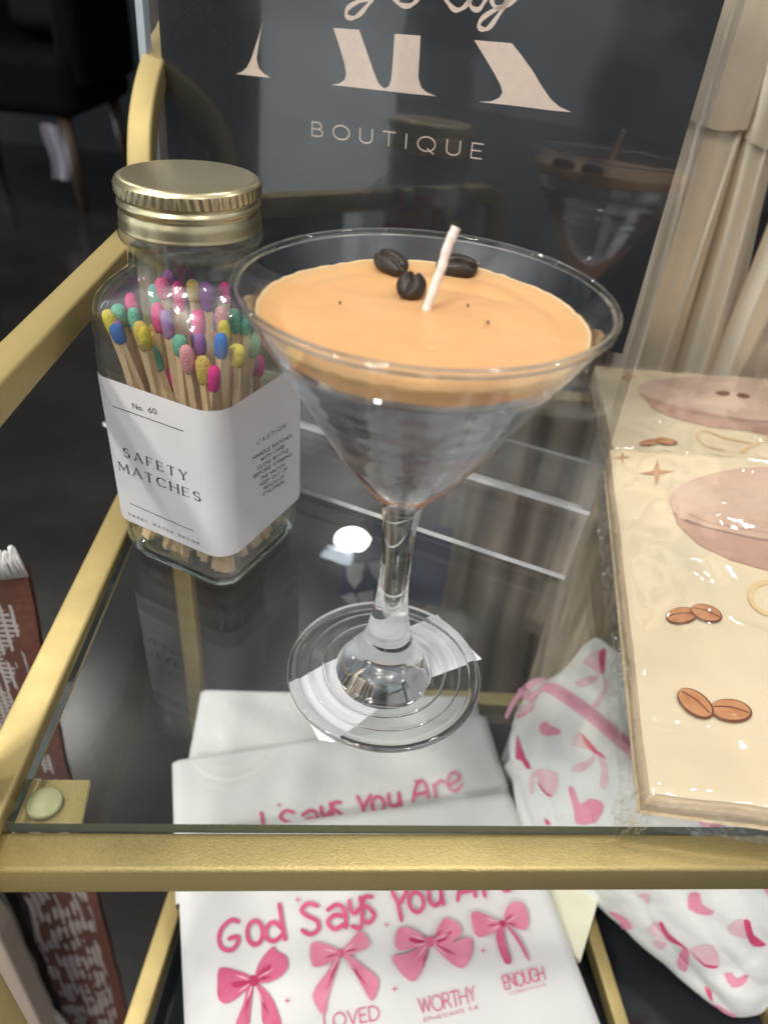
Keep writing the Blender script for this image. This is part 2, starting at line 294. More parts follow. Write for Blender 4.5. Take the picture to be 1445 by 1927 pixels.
def streaked(name, src_mat, lo_, hi_):
    base = src_mat.copy(); base.name = name; nt = base.node_tree; N = nt.nodes; L = nt.links
    out = [n for n in N if n.type == 'OUTPUT_MATERIAL'][0]; src = out.inputs[0].links[0].from_socket
    df = N.new('ShaderNodeBsdfTranslucent'); df.inputs[0].default_value = (.95, .96, .97, 1); d2 = N.new('ShaderNodeBsdfDiffuse'); d2.inputs[0].default_value = (.95, .96, .97, 1)
    mm = N.new('ShaderNodeMixShader'); mm.inputs[0].default_value = .5; L.new(df.outputs[0], mm.inputs[1]); L.new(d2.outputs[0], mm.inputs[2])
    tc = N.new('ShaderNodeTexCoord'); mp = N.new('ShaderNodeMapping'); mp.inputs['Scale'].default_value = (1, 1, 3.5); L.new(tc.outputs['Object'], mp.inputs[0])
    nz_ = N.new('ShaderNodeTexNoise'); nz_.inputs['Scale'].default_value = 42; nz_.inputs['Detail'].default_value = 5; nz_.inputs['Distortion'].default_value = .6; L.new(mp.outputs[0], nz_.inputs[0])
    r = N.new('ShaderNodeMapRange'); r.inputs[1].default_value = .38; r.inputs[2].default_value = .64; r.inputs[3].default_value = lo_; r.inputs[4].default_value = hi_; L.new(nz_.outputs[0], r.inputs[0])
    # whitish streaks painted for light refracted in the gel, fewer towards the bottom
    sx = N.new('ShaderNodeSeparateXYZ'); L.new(tc.outputs['Object'], sx.inputs[0])
    r2 = N.new('ShaderNodeMapRange'); r2.interpolation_type = 'SMOOTHSTEP'; r2.inputs[1].default_value = .092; r2.inputs[2].default_value = .112; r2.inputs[3].default_value = .12; L.new(sx.outputs['Z'], r2.inputs[0])
    mu = N.new('ShaderNodeMath'); mu.operation = 'MULTIPLY'; L.new(r.outputs[0], mu.inputs[0]); L.new(r2.outputs[0], mu.inputs[1])
    ms = N.new('ShaderNodeMixShader'); L.new(mu.outputs[0], ms.inputs[0]); L.new(src, ms.inputs[1]); L.new(mm.outputs[0], ms.inputs[2]); L.new(ms.outputs[0], out.inputs[0])
    return base
M['gel_streaks'] = streaked('gel_glass', solid_glass('gel', (.99, .995, 1), 1.46), .02, .24)
# ------------------------------------------------------------------ mesh builder
class MB:
    def __init__(s): s.v = []; s.f = []; s.m = []
    def add(s, vs, fs, mat=0):
        b = len(s.v); s.v += [Vector(p) for p in vs]
        for f in fs: s.f.append(tuple(i+b for i in f)); s.m.append(mat)
    def box(s, c, sz, ax=None, mat=0):
        X, Y, Z = ax if ax else (Vector((1, 0, 0)), Vector((0, 1, 0)), Vector((0, 0, 1)))
        c = Vector(c); a, b, d = (q/2 for q in sz)
        P = [c+X*(i*a)+Y*(j*b)+Z*(k*d) for k in (-1, 1) for j in (-1, 1) for i in (-1, 1)]
        s.add(P, [(0, 2, 3, 1), (4, 5, 7, 6), (0, 1, 5, 4), (2, 6, 7, 3), (0, 4, 6, 2), (1, 3, 7, 5)], mat)
    def grid(s, fn, nu, nv, mat=0, flip=False, closed_u=False):
        P = [fn(i/nu, j/nv) for j in range(nv+1) for i in range(nu+(0 if closed_u else 1))]
        w = nu if closed_u else nu+1; F = []
        for j in range(nv):
            for i in range(nu):
                a = j*w+i; b = j*w+(i+1) % w; q = (a, b, b+w, a+w)
                F.append(q[::-1] if flip else q)
        s.add(P, F, mat)
    def lathe(s, prof, n=72, c=(0, 0, 0), mats=None, mat=0):
        c = Vector(c); P = []; F = []; mm = []
        for r, z in prof:
            for k in range(n):
                a = 2*math.pi*k/n; P.append(c+Vector((r*math.cos(a), r*math.sin(a), z)))
        b = len(s.v); s.v += P
        for j in range(len(prof)-1):
            for k in range(n):
                s.f.append((b+j*n+k, b+j*n+(k+1) % n, b+(j+1)*n+(k+1) % n, b+(j+1)*n+k)); s.m.append(mats[j] if mats else mat)
    def sweep(s, sec, path, up=Vector((0, 0, 1)), mat=0, cap=True, closed=False):
        n = len(sec); L = len(path); path = [Vector(p) for p in path]; P = []
        for i, p in enumerate(path):
            t = (path[min(i+1, L-1)]-path[max(i-1, 0)]).normalized()
            sd = t.cross(up)
            if sd.length < 1e-4: sd = t.cross(Vector((0, 1, 0)))
            sd.normalize(); u = sd.cross(t)
            k = 1.0
            if 0 < i < L-1:
                a = (path[i]-path[i-1]).normalized().dot((path[i+1]-path[i]).normalized()); k = 1/max(.5, math.sqrt((1+a)/2))
            P += [p+sd*x+u*(y*1.0) if k == 1 else p+sd*x+u*y*k for x, y in sec]
        F = []
        for j in range(L-1):
            for i in range(n): F.append((j*n+i, j*n+(i+1) % n, (j+1)*n+(i+1) % n, (j+1)*n+i))
        if cap: F.append(tuple(range(n))[::-1]); F.append(tuple((L-1)*n+i for i in range(n)))
        s.add(P, F, mat)
    def tube(s, path, r, n=10, mat=0):
        rr = r if callable(r) else (lambda t: r); path = [Vector(p) for p in path]; L = len(path); P = []
        ref = Vector((.3, .2, 1)).normalized()
        for i, p in enumerate(path):
            t = (path[min(i+1, L-1)]-path[max(i-1, 0)]).normalized()
            sd = t.cross(ref); sd.normalize(); u = sd.cross(t); q = rr(i/(L-1))
            P += [p+(sd*math.cos(2*math.pi*k/n)+u*math.sin(2*math.pi*k/n))*q for k in range(n)]
        F = [(j*n+i, j*n+(i+1) % n, (j+1)*n+(i+1) % n, (j+1)*n+i) for j in range(L-1) for i in range(n)]
        F.append(tuple(range(n))[::-1]); F.append(tuple((L-1)*n+i for i in range(n)))
        s.add(P, F, mat)
    def poly(s, pts, fn, mat=0, sub=None):
        """filled 2-D outline laid on a surface fn(x, y)"""
        t = tessellate_polygon([[Vector((p[0], p[1], 0)) for p in pts]])
        vs = [Vector((p[0], p[1])) for p in pts]; fs = [tuple(f) for f in t]
        if sub:
            for _ in range(5):
                e = {}; nf = []; ch = False
                def mid(a, b):
                    k = (min(a, b), max(a, b))
                    if k not in e: e[k] = len(vs); vs.append((vs[a]+vs[b])/2)
                    return e[k]
                long = {}
                for f in fs:
                    for a, b in ((f[0], f[1]), (f[1], f[2]), (f[2], f[0])):
                        k = (min(a, b), max(a, b)); long[k] = (vs[a]-vs[b]).length > sub
                if not any(long.values()): break
                for f in fs:
                    a, b, c = f; L3 = [long[(min(p, q), max(p, q))] for p, q in ((a, b), (b, c), (c, a))]
                    n = sum(L3)
                    if n == 0: nf.append(f)
                    elif n == 3:
                        x, y, z = mid(a, b), mid(b, c), mid(c, a); nf += [(a, x, z), (x, b, y), (z, y, c), (x, y, z)]
                    else:
                        while not (L3[0] and (n == 1 or L3[1])):
                            a, b, c = b, c, a; L3 = L3[1:]+L3[:1]
                        x = mid(a, b)
                        if n == 1: nf += [(a, x, c), (x, b, c)]
                        else:
                            y = mid(b, c); nf += [(x, b, y), (a, x, y), (a, y, c)]
                fs = nf
        P = [fn(p.x, p.y) for p in vs]
        # face the normal up or to the camera
        out = []
        for f in fs:
            a, b, c = (P[i] for i in f); nn = (b-a).cross(c-a)
            out.append(f if nn.dot(EYE-a) > 0 else f[::-1])
        s.add(P, out, mat)
    def stroke(s, pts, w, fn, mat=0, sub=None):
        """a pen stroke of width w in 2-D, laid on fn; rounded ends"""
        P = [Vector(p) for p in pts]
        if len(P) < 2: return
        ww = w if isinstance(w, (list, tuple)) else [w]*len(P)
        Lf = []; Rt = []
        for i, p in enumerate(P):
            t = (P[min(i+1, len(P)-1)]-P[max(i-1, 0)])
            if t.length < 1e-9: t = Vector((1, 0))
            t.normalize(); nrm = Vector((-t.y, t.x)); h = ww[i]/2
            Lf.append(p+nrm*h); Rt.append(p-nrm*h)
        for i in range(len(P)-1):
            q = [Lf[i], Lf[i+1], Rt[i+1], Rt[i]]
            V = [fn(a.x, a.y) for a in q]
            nn = (V[1]-V[0]).cross(V[3]-V[0]); f = (0, 1, 2, 3) if nn.dot(EYE-V[0]) > 0 else (3, 2, 1, 0)
            s.add(V, [f], mat)
        for e, (p, d) in enumerate(((P[0], P[0]-P[1]), (P[-1], P[-1]-P[-2]))):
            if d.length < 1e-9: continue
            h = (ww[0] if e == 0 else ww[-1])/2; a0 = math.atan2(d.y, d.x)
            c = [p+Vector((math.cos(a0+k), math.sin(a0+k)))*h for k in (-math.pi/2, -math.pi/4, 0, math.pi/4, math.pi/2)]
            V = [fn(a.x, a.y) for a in c]; f = (0, 1, 2, 3, 4); nn = (V[1]-V[0]).cross(V[4]-V[0])
            s.add(V, [f if nn.dot(EYE-V[0]) > 0 else f[::-1]], mat)
    def build(s, name, mats, parent=None, smooth=False, local=None):
        org = Vector((0, 0, 0))
        if parent is not None and local is None: org = WORLD_LOC[parent.name]
        me = bpy.data.meshes.new(name); me.from_pydata([v-org for v in s.v], [], s.f)
        ms = mats if isinstance(mats, (list, tuple)) else [mats]
        for m in ms: me.materials.append(m)
        me.polygons.foreach_set('material_index', s.m)
        if smooth: me.polygons.foreach_set('use_smooth', [True]*len(s.f))
        me.update()
        o = bpy.data.objects.new(name, me); COL.objects.link(o)
        WORLD_LOC[o.name] = org
        if parent is not None: o.parent = parent
        return o
WORLD_LOC = {}
def thing(name, label, cat, loc=(0, 0, 0), group=None):
    o = bpy.data.objects.new(name, None); COL.objects.link(o); o.location = loc; o.empty_display_size = .01
    WORLD_LOC[o.name] = Vector(loc); return tag(o, label, cat, group)
def tag(o, label, cat, group=None):
    o['label'] = label; o['category'] = cat
    if group: o['group'] = group
    return o
def structure(o): o['kind'] = 'structure'; return o
def bevel(o, w=.001, seg=3, ang=.6):
    m = o.modifiers.new('b', 'BEVEL'); m.width = w; m.segments = seg; m.limit_method = 'ANGLE'; m.angle_limit = ang
    return o
def autosmooth(o, ang=.6):
    me = o.data; bm = bmesh.new(); bm.from_mesh(me)
    for f in bm.faces: f.smooth = True
    for e in bm.edges:
        if len(e.link_faces) == 2 and e.calc_face_angle(0) > ang: e.smooth = False
    bm.to_mesh(me); bm.free(); return o
def fix_normals(o):
    bm = bmesh.new(); bm.from_mesh(o.data); bmesh.ops.recalc_face_normals(bm, faces=bm.faces); bm.to_mesh(o.data); bm.free(); return o
def rrect(w, h, r, n=4):
    P = []
    for cx, cy_, a0 in ((w/2-r, h/2-r, 0), (-w/2+r, h/2-r, 90), (-w/2+r, -h/2+r, 180), (w/2-r, -h/2+r, 270)):
        for k in range(n+1):
            a = math.radians(a0+90*k/n); P.append((cx+r*math.cos(a), cy_+r*math.sin(a)))
    return P
def nz(p, s=1.0): return noise.noise(Vector(p)*s)
def smooth_path(P, n=6):
    P = [Vector(p) for p in P]; out = []
    for i in range(len(P)-1):
        a = P[max(i-1, 0)]; b = P[i]; c = P[i+1]; d = P[min(i+2, len(P)-1)]
        for k in range(n):
            t = k/n; out.append(.5*((2*b)+(c-a)*t+(2*a-5*b+4*c-d)*t*t+(3*b-a-3*c+d)*t**3))
    out.append(P[-1]); return out

# ------------------------------------------------------------------ lettering
def arc(cx, cy_, rx, ry, a0, a1, n=10):
    return [(cx+rx*math.cos(math.radians(a0+(a1-a0)*k/n)), cy_+ry*math.sin(math.radians(a0+(a1-a0)*k/n))) for k in range(n+1)]
G = {  # letter: (width, pen strokes) on a cap height of 1
 'A': (.78, [[(0, 0), (.39, 1)], [(.39, 1), (.78, 0)], [(.14, .34), (.64, .34)]]),
 'B': (.62, [[(0, 0), (0, 1)], [(0, 1), (.32, 1)]+arc(.32, .76, .22, .24, 90, -90, 8)+[(0, .52)], [(0, .52), (.34, .52)]+arc(.34, .26, .28, .26, 90, -90, 8)+[(0, 0)]]),
 'C': (.78, [arc(.45, .5, .45, .5, 48, 312, 16)]),
 'D': (.74, [[(0, 0), (0, 1)], [(0, 1), (.28, 1)]+arc(.28, .5, .46, .5, 90, -90, 12)+[(0, 0)]]),
 'E': (.54, [[(0, 0), (0, 1)], [(0, 1), (.54, 1)], [(0, .52), (.46, .52)], [(0, 0), (.54, 0)]]),
 'F': (.52, [[(0, 0), (0, 1)], [(0, 1), (.52, 1)], [(0, .5), (.44, .5)]]),
 'G': (.82, [arc(.45, .5, .45, .5, 48, 340, 16)+[(.87, .46), (.52, .46)]]),
 'H': (.68, [[(0, 0), (0, 1)], [(.68, 0), (.68, 1)], [(0, .52), (.68, .52)]]),
 'I': (.04, [[(.02, 0), (.02, 1)]]),
 'J': (.4, [[(.4, 1), (.4, .25)]+arc(.2, .25, .2, .25, 0, -160, 8)]),
 'K': (.62, [[(0, 0), (0, 1)], [(.6, 1), (0, .42)], [(.2, .58), (.64, 0)]]),
 'L': (.5, [[(0, 1), (0, 0)], [(0, 0), (.5, 0)]]),
 'M': (.88, [[(0, 0), (.06, 1)], [(.06, 1), (.44, .2)], [(.44, .2), (.82, 1)], [(.82, 1), (.88, 0)]]),
 'N': (.70, [[(0, 0), (0, 1)], [(0, 1), (.7, 0)], [(.7, 0), (.7, 1)]]),
 'O': (.92, [arc(.46, .5, .46, .5, 0, 360, 26)]),
 'P': (.58, [[(0, 0), (0, 1)], [(0, 1), (.3, 1)]+arc(.3, .74, .27, .26, 90, -90, 8)+[(0, .48)]]),
 'Q': (.92, [arc(.46, .5, .46, .5, 0, 360, 26), [(.52, .2), (.86, -.12)]]),
 'R': (.62, [[(0, 0), (0, 1)], [(0, 1), (.3, 1)]+arc(.3, .75, .26, .25, 90, -90, 8)+[(0, .5)], [(.28, .5), (.62, 0)]]),
 'S': (.56, [arc(.28, .75, .25, .25, 40, 250, 10)+arc(.28, .26, .27, .26, 80, -140, 10)]),
 'T': (.64, [[(0, 1), (.64, 1)], [(.32, 1), (.32, 0)]]),
 'U': (.68, [[(0, 1), (0, .32)]+arc(.34, .32, .34, .32, 180, 360, 12)+[(.68, 1)]]),
 'V': (.72, [[(0, 1), (.36, 0)], [(.36, 0), (.72, 1)]]),
 'W': (1.05, [[(0, 1), (.28, 0)], [(.28, 0), (.525, .9)], [(.525, .9), (.77, 0)], [(.77, 0), (1.05, 1)]]),
 'X': (.68, [[(0, 1), (.68, 0)], [(.68, 1), (0, 0)]]),
 'Y': (.68, [[(0, 1), (.34, .48)], [(.68, 1), (.34, .48)], [(.34, .48), (.34, 0)]]),
 'Z': (.6, [[(0, 1), (.6, 1)], [(.6, 1), (0, 0)], [(0, 0), (.6, 0)]]),
 'o': (.52, [arc(.26, .28, .26, .28, 0, 360, 18)]),
 '.': (.08, [[(.02, .02), (.06, .02)]]), ':': (.08, [[(.02, .05), (.06, .05)], [(.02, .55), (.06, .55)]]),
 '6': (.56, [[(.48, .95), (.2, .62)]+arc(.28, .3, .28, .3, 150, 510, 18)]),
 '0': (.58, [arc(.29, .5, .29, .5, 0, 360, 20)]), '5': (.5, [[(.46, 1), (.08, 1), (.04, .55)]+arc(.22, .3, .28, .3, 110, -140, 10)]),
 '8': (.5, [arc(.25, .74, .21, .24, 0, 360, 16), arc(.25, .26, .25, .26, 0, 360, 16)]), ' ': (.34, [])}
THICK = {'A': [.07, .17, .06], 'M': [.06, .17, .07, .17], 'H': [.16, .16, .06], 'T': [.07, .17], 'Y': [.17, .07, .16], 'E': [.16, .06, .06, .06], 'F': [.16, .06, .06]}
SERIF = {'A': [(0, 0), (.78, 0)], 'M': [(0, 0), (.88, 0), (.06, 1), (.82, 1)], 'H': [(0, 0), (0, 1), (.68, 0), (.68, 1)], 'T': [(.32, 0)], 'Y': [(0, 1), (.68, 1), (.34, 0)], 'E': [(0, 0)], 'F': [(0, 0)]}
SERIFV = {'T': [(0, 1, -1), (.64, 1, -1)], 'E': [(.54, 1, -1), (.54, 0, 1)], 'F': [(.52, 1, -1)], 'S': [(.50, .93, -1), (.04, .07, 1)], 'C': [(.76, .9, -1)]}
def write(mb, text, A, B, fn, h=None, w=.1, track=.25, mat=0, serif=False, skew=0.0, jitter=0.0):
    """text on the line from A to B (2-D points of surface fn); letter height h"""
    A = Vector(A); B = Vector(B); tot = sum(G[c][0] for c in text)+track*(len(text)-1)
    d = B-A; Ln = d.length; ex = d/Ln; ey = Vector((-ex.y, ex.x))
    if getattr(fn, 'flip', False): ey = -ey
    if h is None: h = Ln/tot
    sx = Ln/tot; x = 0
    for c in text:
        gw, st = G[c]; jy = random.uniform(-1, 1)*jitter
        def T(p): return A+ex*((x+p[0]+skew*p[1])*sx)+ey*((p[1]+jy)*h)
        for i, q in enumerate(st):
            if serif:
                if c in THICK: wd = THICK[c][i]*h
                else:  # round letters: thick on the sides, thin top and bottom
                    wd = []
                    for j in range(len(q)):
                        a = Vector(q[max(j-1, 0)]); b = Vector(q[min(j+1, len(q)-1)]); t = (b-a); t = t.normalized() if t.length > 1e-6 else Vector((1, 0))
                        wd.append(h*(.075+.12*abs(t.y)**1.5))
            else: wd = w*h
            mb.stroke([T(p) for p in q], wd, fn, mat)
        if serif:
            for (a, b) in SERIF.get(c, []): mb.stroke([T((a-.13, b)), T((a+.13, b))], .05*h, fn, mat)
            for (a, b, s_) in SERIFV.get(c, []): mb.stroke([T((a, b)), T((a, b+.16*s_))], .06*h, fn, mat)
        x += gw+track
class Plane:
    """flat face: pixel -> (u, v) in metres, (u, v) -> point"""
    def __init__(s, o, u, v, off=0.0): s.o = Vector(o); s.u = Vector(u).normalized(); s.v = Vector(v).normalized(); s.n = s.u.cross(s.v).normalized(); s.off = off
    def px(s, x, y):
        p = on_plane(x, y, s.o, s.n)-s.o; return Vector((p.dot(s.u), p.dot(s.v)))
    def __call__(s, a, b): return s.o+s.u*a+s.v*b+s.n*s.off
    def lift(s, d): q = Plane(s.o, s.u, s.v, d); return q
def star_pts(c, r, k=.22, sq=1.0):
    return [(c[0]+r*(1 if i % 2 == 0 else k)*math.cos(i*math.pi/4+math.pi/2), c[1]+sq*r*(1 if i % 2 == 0 else k)*math.sin(i*math.pi/4+math.pi/2)) for i in range(8)]

# ================================================================== THE ROOM
fl = MB(); fl.add([(-12, -12, -.75), (12, -12, -.75), (12, 12, -.75), (-12, 12, -.75)], [(0, 1, 2, 3)])
structure(fl.build('floor', M['floor']))
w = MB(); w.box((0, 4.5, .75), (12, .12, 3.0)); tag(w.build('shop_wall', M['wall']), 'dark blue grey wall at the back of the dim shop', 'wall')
# armchair in the dark
ch = thing('armchair', 'dark upholstered armchair with brown wooden legs in the dim background', 'armchair', (-1.75, 3.6, -.75))
b = MB(); b.box((-1.75, 3.6, -.28), (.75, .7, .22)); o = b.build('seat', M['darkcloth'], ch); bevel(o, .05, 4)
b = MB(); b.box((-1.75, 3.98, .08), (.75, .18, .62)); o = b.build('backrest', M['darkcloth'], ch); bevel(o, .05, 4)
for sx in (-1, 1):
    b = MB(); b.box((-1.75+sx*.36, 3.62, -.12), (.10, .66, .34)); bevel(b.build('armrest', M['darkcloth'], ch), .03, 4)
for sx in (-1, 1):
    for sy in (-1, 1):
        b = MB(); b.tube([(-1.75+sx*.30, 3.6+sy*.28, -.385), (-1.75+sx*.335, 3.6+sy*.31, -.75)], lambda t: .03-.01*t, 8); b.build('leg', M['wood'], ch, True)
b = MB(); b.box((-1.55, 3.72, .02), (.42, .14, .34), (Vector((1, 0, 0)), Vector((0, .94, -.34)), Vector((0, .34, .94)))); o = bevel(b.build('cushion', M['greycloth']), .05, 4)
tag(o, 'dark grey cushion leaning on the armchair backrest', 'cushion')
p = on_y(262, 40, 3.2)
cb_ = thing('cabinet', 'dark brown wooden cabinet standing behind the black sign', 'cabinet', (p.x+.45, 3.3, -.75))
b = MB(); b.box((p.x+.45, 3.4, .10), (.9, .4, 1.7)); bevel(b.build('carcass', M['wood'], cb_), .008, 2)
for k in (0, 1):
    b = MB(); b.box((p.x+.225+.45*k, 3.188, .10), (.43, .02, 1.62)); d_ = bevel(b.build('door', M['wood'], cb_), .004, 2)
    b = MB(); b.tube([(p.x+.41+.08*k, 3.16, .02), (p.x+.41+.08*k, 3.16, .16)], .008, 8); b.build('handle', M['gold'], d_)
p = on_y(125, 278, 3.25)
b = MB()
b.grid(lambda u, v: Vector((p.x-.035+.07*u+.01*math.sin(5*v), 3.15+.012*math.sin(6*u), p.z-.10+.20*v)), 6, 8)
b.grid(lambda u, v: Vector((p.x-.035+.07*u+.01*math.sin(5*v), 3.158+.012*math.sin(6*u), p.z-.10+.20*v)), 6, 8, flip=True)
tag(b.build('cloth_tag', M['tag'], None, True), 'small white cloth tag hanging in the dark beside the armchair', 'tag')

def azp(a, d): r = math.radians(a); return Vector((math.sin(r)*d, .35-math.cos(r)*d, 0))
pa, pb_ = azp(-44.3, 2.3), azp(-88, 3.0); wu = (pb_-pa).normalized(); wn = Vector((wu.y, -wu.x, 0))
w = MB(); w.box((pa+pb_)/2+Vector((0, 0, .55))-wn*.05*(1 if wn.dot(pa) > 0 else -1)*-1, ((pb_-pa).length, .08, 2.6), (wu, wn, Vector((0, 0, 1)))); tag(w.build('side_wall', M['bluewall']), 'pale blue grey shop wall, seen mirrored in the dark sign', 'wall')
dc = thing('display_cabinet', 'dark display cabinet against the blue grey wall, seen mirrored at the left of the sign', 'cabinet', azp(-60, 2.2)+Vector((0, 0, -.75)))
b = MB(); b.box(azp(-60.5, 2.25)+Vector((0, 0, -.14)), (.42, .3, 1.22), (wu, wn, Vector((0, 0, 1)))); bevel(b.build('tall_box', M['darkcloth'], dc), .01, 2)
b = MB(); b.box(azp(-52.5, 2.20)+Vector((0, 0, -.52)), (.36, .3, .46), (wu, wn, Vector((0, 0, 1)))); bevel(b.build('low_box', M['darkcloth'], dc), .01, 2)
# ================================================================== THE CART
a0 = Vector((-.1251, .1543, 0)); b0 = Vector((-.1308, .286, 0)); RD = (b0-a0).normalized(); RN = Vector((RD.y, -RD.x, 0))   # side direction / inwards
cart = thing('bar_cart', 'gold metal bar cart with a clear glass top shelf holding the display', 'bar cart', (.05, .28, -.75))
sq = rrect(.0125, .0140, .0016)
fL = on_z(-60, 1601, -.005); fR = on_z(1445, 1601, -.005); fdir = (fR-fL).normalized()
frL = fL - fdir*.012; frR = frL + fdir*.42
b = MB(); b.sweep(sq, [frL+Vector((0, 0, -.007)), frR+Vector((0, 0, -.007))]); b.build('front_rail', M['gold_flake'], cart, True)
def side(t, off, z): 
    q = a0+RD*t+RN*off; return Vector((q.x, q.y, z))
# left shelf rail: from front to the rear corner
l0 = (on_z(0, 1360)+on_z(0, 1540))/2; l1 = (on_z(218, 940)+on_z(232, 1000))/2
ld = (on_z(218, 940)-on_z(0, 1360)); ld = (ld.normalized()+(on_z(232, 1000)-on_z(0, 1540)).normalized()).normalized()
lc = (on_z(110, 1155)+on_z(116, 1270))/2
q0 = lc + ld*((.105-lc.y)/ld.y); q1 = lc + ld*((.44-lc.y)/ld.y)
b = MB(); b.sweep(rrect(.0135, .0135, .0016), [q0+Vector((0, 0, -.0068)), q1+Vector((0, 0, -.0068))]); b.build('side_rail', M['gold'], cart, True)
r0 = frR+Vector((-.008, .008, 0)); r1 = r0+ld*.34
b = MB(); b.sweep(rrect(.0135, .0135, .0016), [r0+Vector((0, 0, -.007)), r1+Vector((0, 0, -.007))]); b.build('side_rail', M['gold'], cart, True)
bk0 = Vector((q1.x+.007, .432, -.0074)); bk1 = Vector((r1.x-.007, bk0.y+.02, -.0074))
b = MB(); b.sweep(sq, [bk0, bk1]); b.build('back_rail', M['gold'], cart, True)
# bent side frame: post rising and curving backwards, guard bar running forwards
def frame_side(shift, mirror=False):
    off = .006
    P = [side(.2075, off-.004, -.75), side(.2125, off, .105)]
    for t, z in ((.2128, .118), (.2165, .1345), (.2245, .1490), (.2385, .1610), (.2590, .1715), (.285, .1795), (.32, .1840), (.52, .1850)): P.append(side(t, off, z))
    P = [P[0], P[1]]+smooth_path(P[1:], 5)[1:]
    b = MB(); b.sweep(rrect(.0115, .0115, .0016), [p+shift for p in P], RN); b.build('side_frame', M['gold'], cart, True)
    g = MB(); g.sweep(rrect(.0122, .0125, .0014),  smooth_path([side(.207, .003, .1042)+shift, side(.015, .003, .1042)+shift, side(-.016, .003, .1030)+shift, side(-.028, .003, .096)+shift, side(-.032, .003, .080)+shift, side(-.033, .003, .001)+shift], 5), RN); g.build('guard_bar', M['gold'], cart, True)
    f = MB(); f.sweep(rrect(.0125, .0125, .0016), [side(-.06, .003, -.75)+shift, side(-.06, .003, -.004)+shift], RN); f.build('front_post', M['gold'], cart, True)
frame_side(Vector((0, 0, 0))); frame_side(r0-q0+Vector((.004, 0, 0)))
# glass pane resting on corner tabs
gfl = on_z(14, 1549); gfr = on_z(1445, 1557); gd = (gfr-gfl).normalized(); gfr = gfl+gd*.405
gld = (on_z(245, 1010)-on_z(45, 1480)).normalized(); gl1 = gfl+gld*.315; gr1 = gfr+gld*.315
PT = [gfl, gfr, gr1, gl1]; dn = Vector((0, 0, -.0050))
b = MB(); b.add(PT+[p+dn for p in PT], [(0, 1, 2, 3), (7, 6, 5, 4)], 0)
b.add(PT+[p+dn for p in PT], [(0, 4, 5, 1), (1, 5, 6, 2), (2, 6, 7, 3), (3, 7, 4, 0)], 1)
b.build('glass_shelf', [M['pane'], M['pane_edge']], cart)
def corner(px_pts, padc, rad):
    Pz = [on_z(x, y, -.0078) for x, y in px_pts]
    b = MB(); b.add(Pz+[p+Vector((0, 0, -.0022)) for p in Pz], [(0, 1, 2, 3), (7, 6, 5, 4), (0, 4, 5, 1), (1, 5, 6, 2), (2, 6, 7, 3), (3, 7, 4, 0)])
    tb = fix_normals(b.build('corner_tab', M['gold_flake'], cart))
    c = on_z(*padc, -.0055); b = MB(); b.lathe([(0, -.0022), (rad*.98, -.0022), (rad, -.0016), (rad, -.0006), (rad*.9, -.0001), (0, -.0001)], 40, c); b.build('bumper_pad', M['pad'], tb, True)
corner([(15, 1549), (152, 1552), (170, 1468), (52, 1467)], (83, 1508), .0056)
# lower deck
LZ = -.25
lw0 = on_z(335, 1690, LZ); lw1 = on_z(258, 1927, LZ); ldd = (lw0-lw1).normalized()
A = lw1-ldd*.06; B_ = A+ldd*.20
b = MB(); b.sweep(rrect(.0115, .0125, .0015), [A, B_]); b.build('lower_side_rail', M['gold'], cart, True)
br = on_z(950, 1330, LZ)
b = MB(); b.sweep(rrect(.0125, .0125, .0015), [Vector((.02, br.y-.002, LZ)), Vector((.27, br.y+.012, LZ))]); b.build('lower_back_rail', M['gold'], cart, True)
m0 = on_z(1112, 1760, LZ-.012); m1 = on_z(1163, 1927, LZ-.012); md = (m0-m1).normalized()
b = MB(); b.sweep(rrect(.0085, .0125, .0012), [m1-md*.05, m0+md*.16]); b.build('support_bar', M['gold'], cart, True)
e0 = on_z(1432, 1862, LZ); e1 = on_z(1470, 1960, LZ); ed = (e0-e1).normalized()
b = MB(); b.sweep(rrect(.0085, .0125, .0012), [e1-ed*.05, e0+ed*.02]); b.build('support_bar', M['gold'], cart, True)
b = MB(); b.add([(A.x+.006, .10, LZ-.022), (.265, .10, LZ-.022), (.265, br.y, LZ-.022), (A.x+.012, br.y, LZ-.022)], [(0, 1, 2, 3)])
b.add([(A.x+.006, .10, LZ-.027), (.265, .10, LZ-.027), (.265, br.y, LZ-.027), (A.x+.012, br.y, LZ-.027)], [(3, 2, 1, 0)])
b.build('lower_shelf', M['smoke'], cart)

# ================================================================== MARTINI CANDLE
MC = Vector((.00563, .19246, 0)); HR = .15213; RR = .05083; RB = .03711
mart = thing('martini_candle', 'stemmed martini glass filled with orange wax, standing in front on the glass shelf', 'candle', MC)
def outer(z):
    T = [(.079, .0066), (.083, .0076), (.086, .0096), (.0875, .0110), (.09, .0132), (.0925, .0152), (.095, .0170), (.1, .0205), (.105, .0236), (.11, .0265), (.12, .0322), (.13, .0382), (.14, .0442), (.152, .0508), (.153, .0513)]
    for (z0, r0_), (z1, r1_) in zip(T, T[1:]):
        if z <= z1: return r0_+(r1_-r0_)*(z-z0)/(z1-z0)
    return T[-1][1]
WZB, WZT = .1392, .1440
prof = [(0, .0006), (.0180, .0006), (.0181, .0007), (.0330, .0007), (.0358, .0007), (.0369, .0011), (RB, .0019), (.0368, .0027), (.0358, .0029), (.0345, .0031), (.0330, .0028), (.030, .0029), (.0245, .0031), (.0225, .0033), (.0215, .0031), (.0185, .0034), (.0170, .0044), (.0161, .0062), (.0153, .0085), (.0138, .0112), (.0114, .0136),
        (.0106, .0158), (.0104, .0172), (.0094, .0190), (.0086, .0215), (.0078, .0255), (.0068, .031), (.0060, .037), (.0055, .044), (.0052, .052), (.0052, .060), (.0054, .067), (.0059, .074), (.0065, .079)]
ZG = WZB-.0004
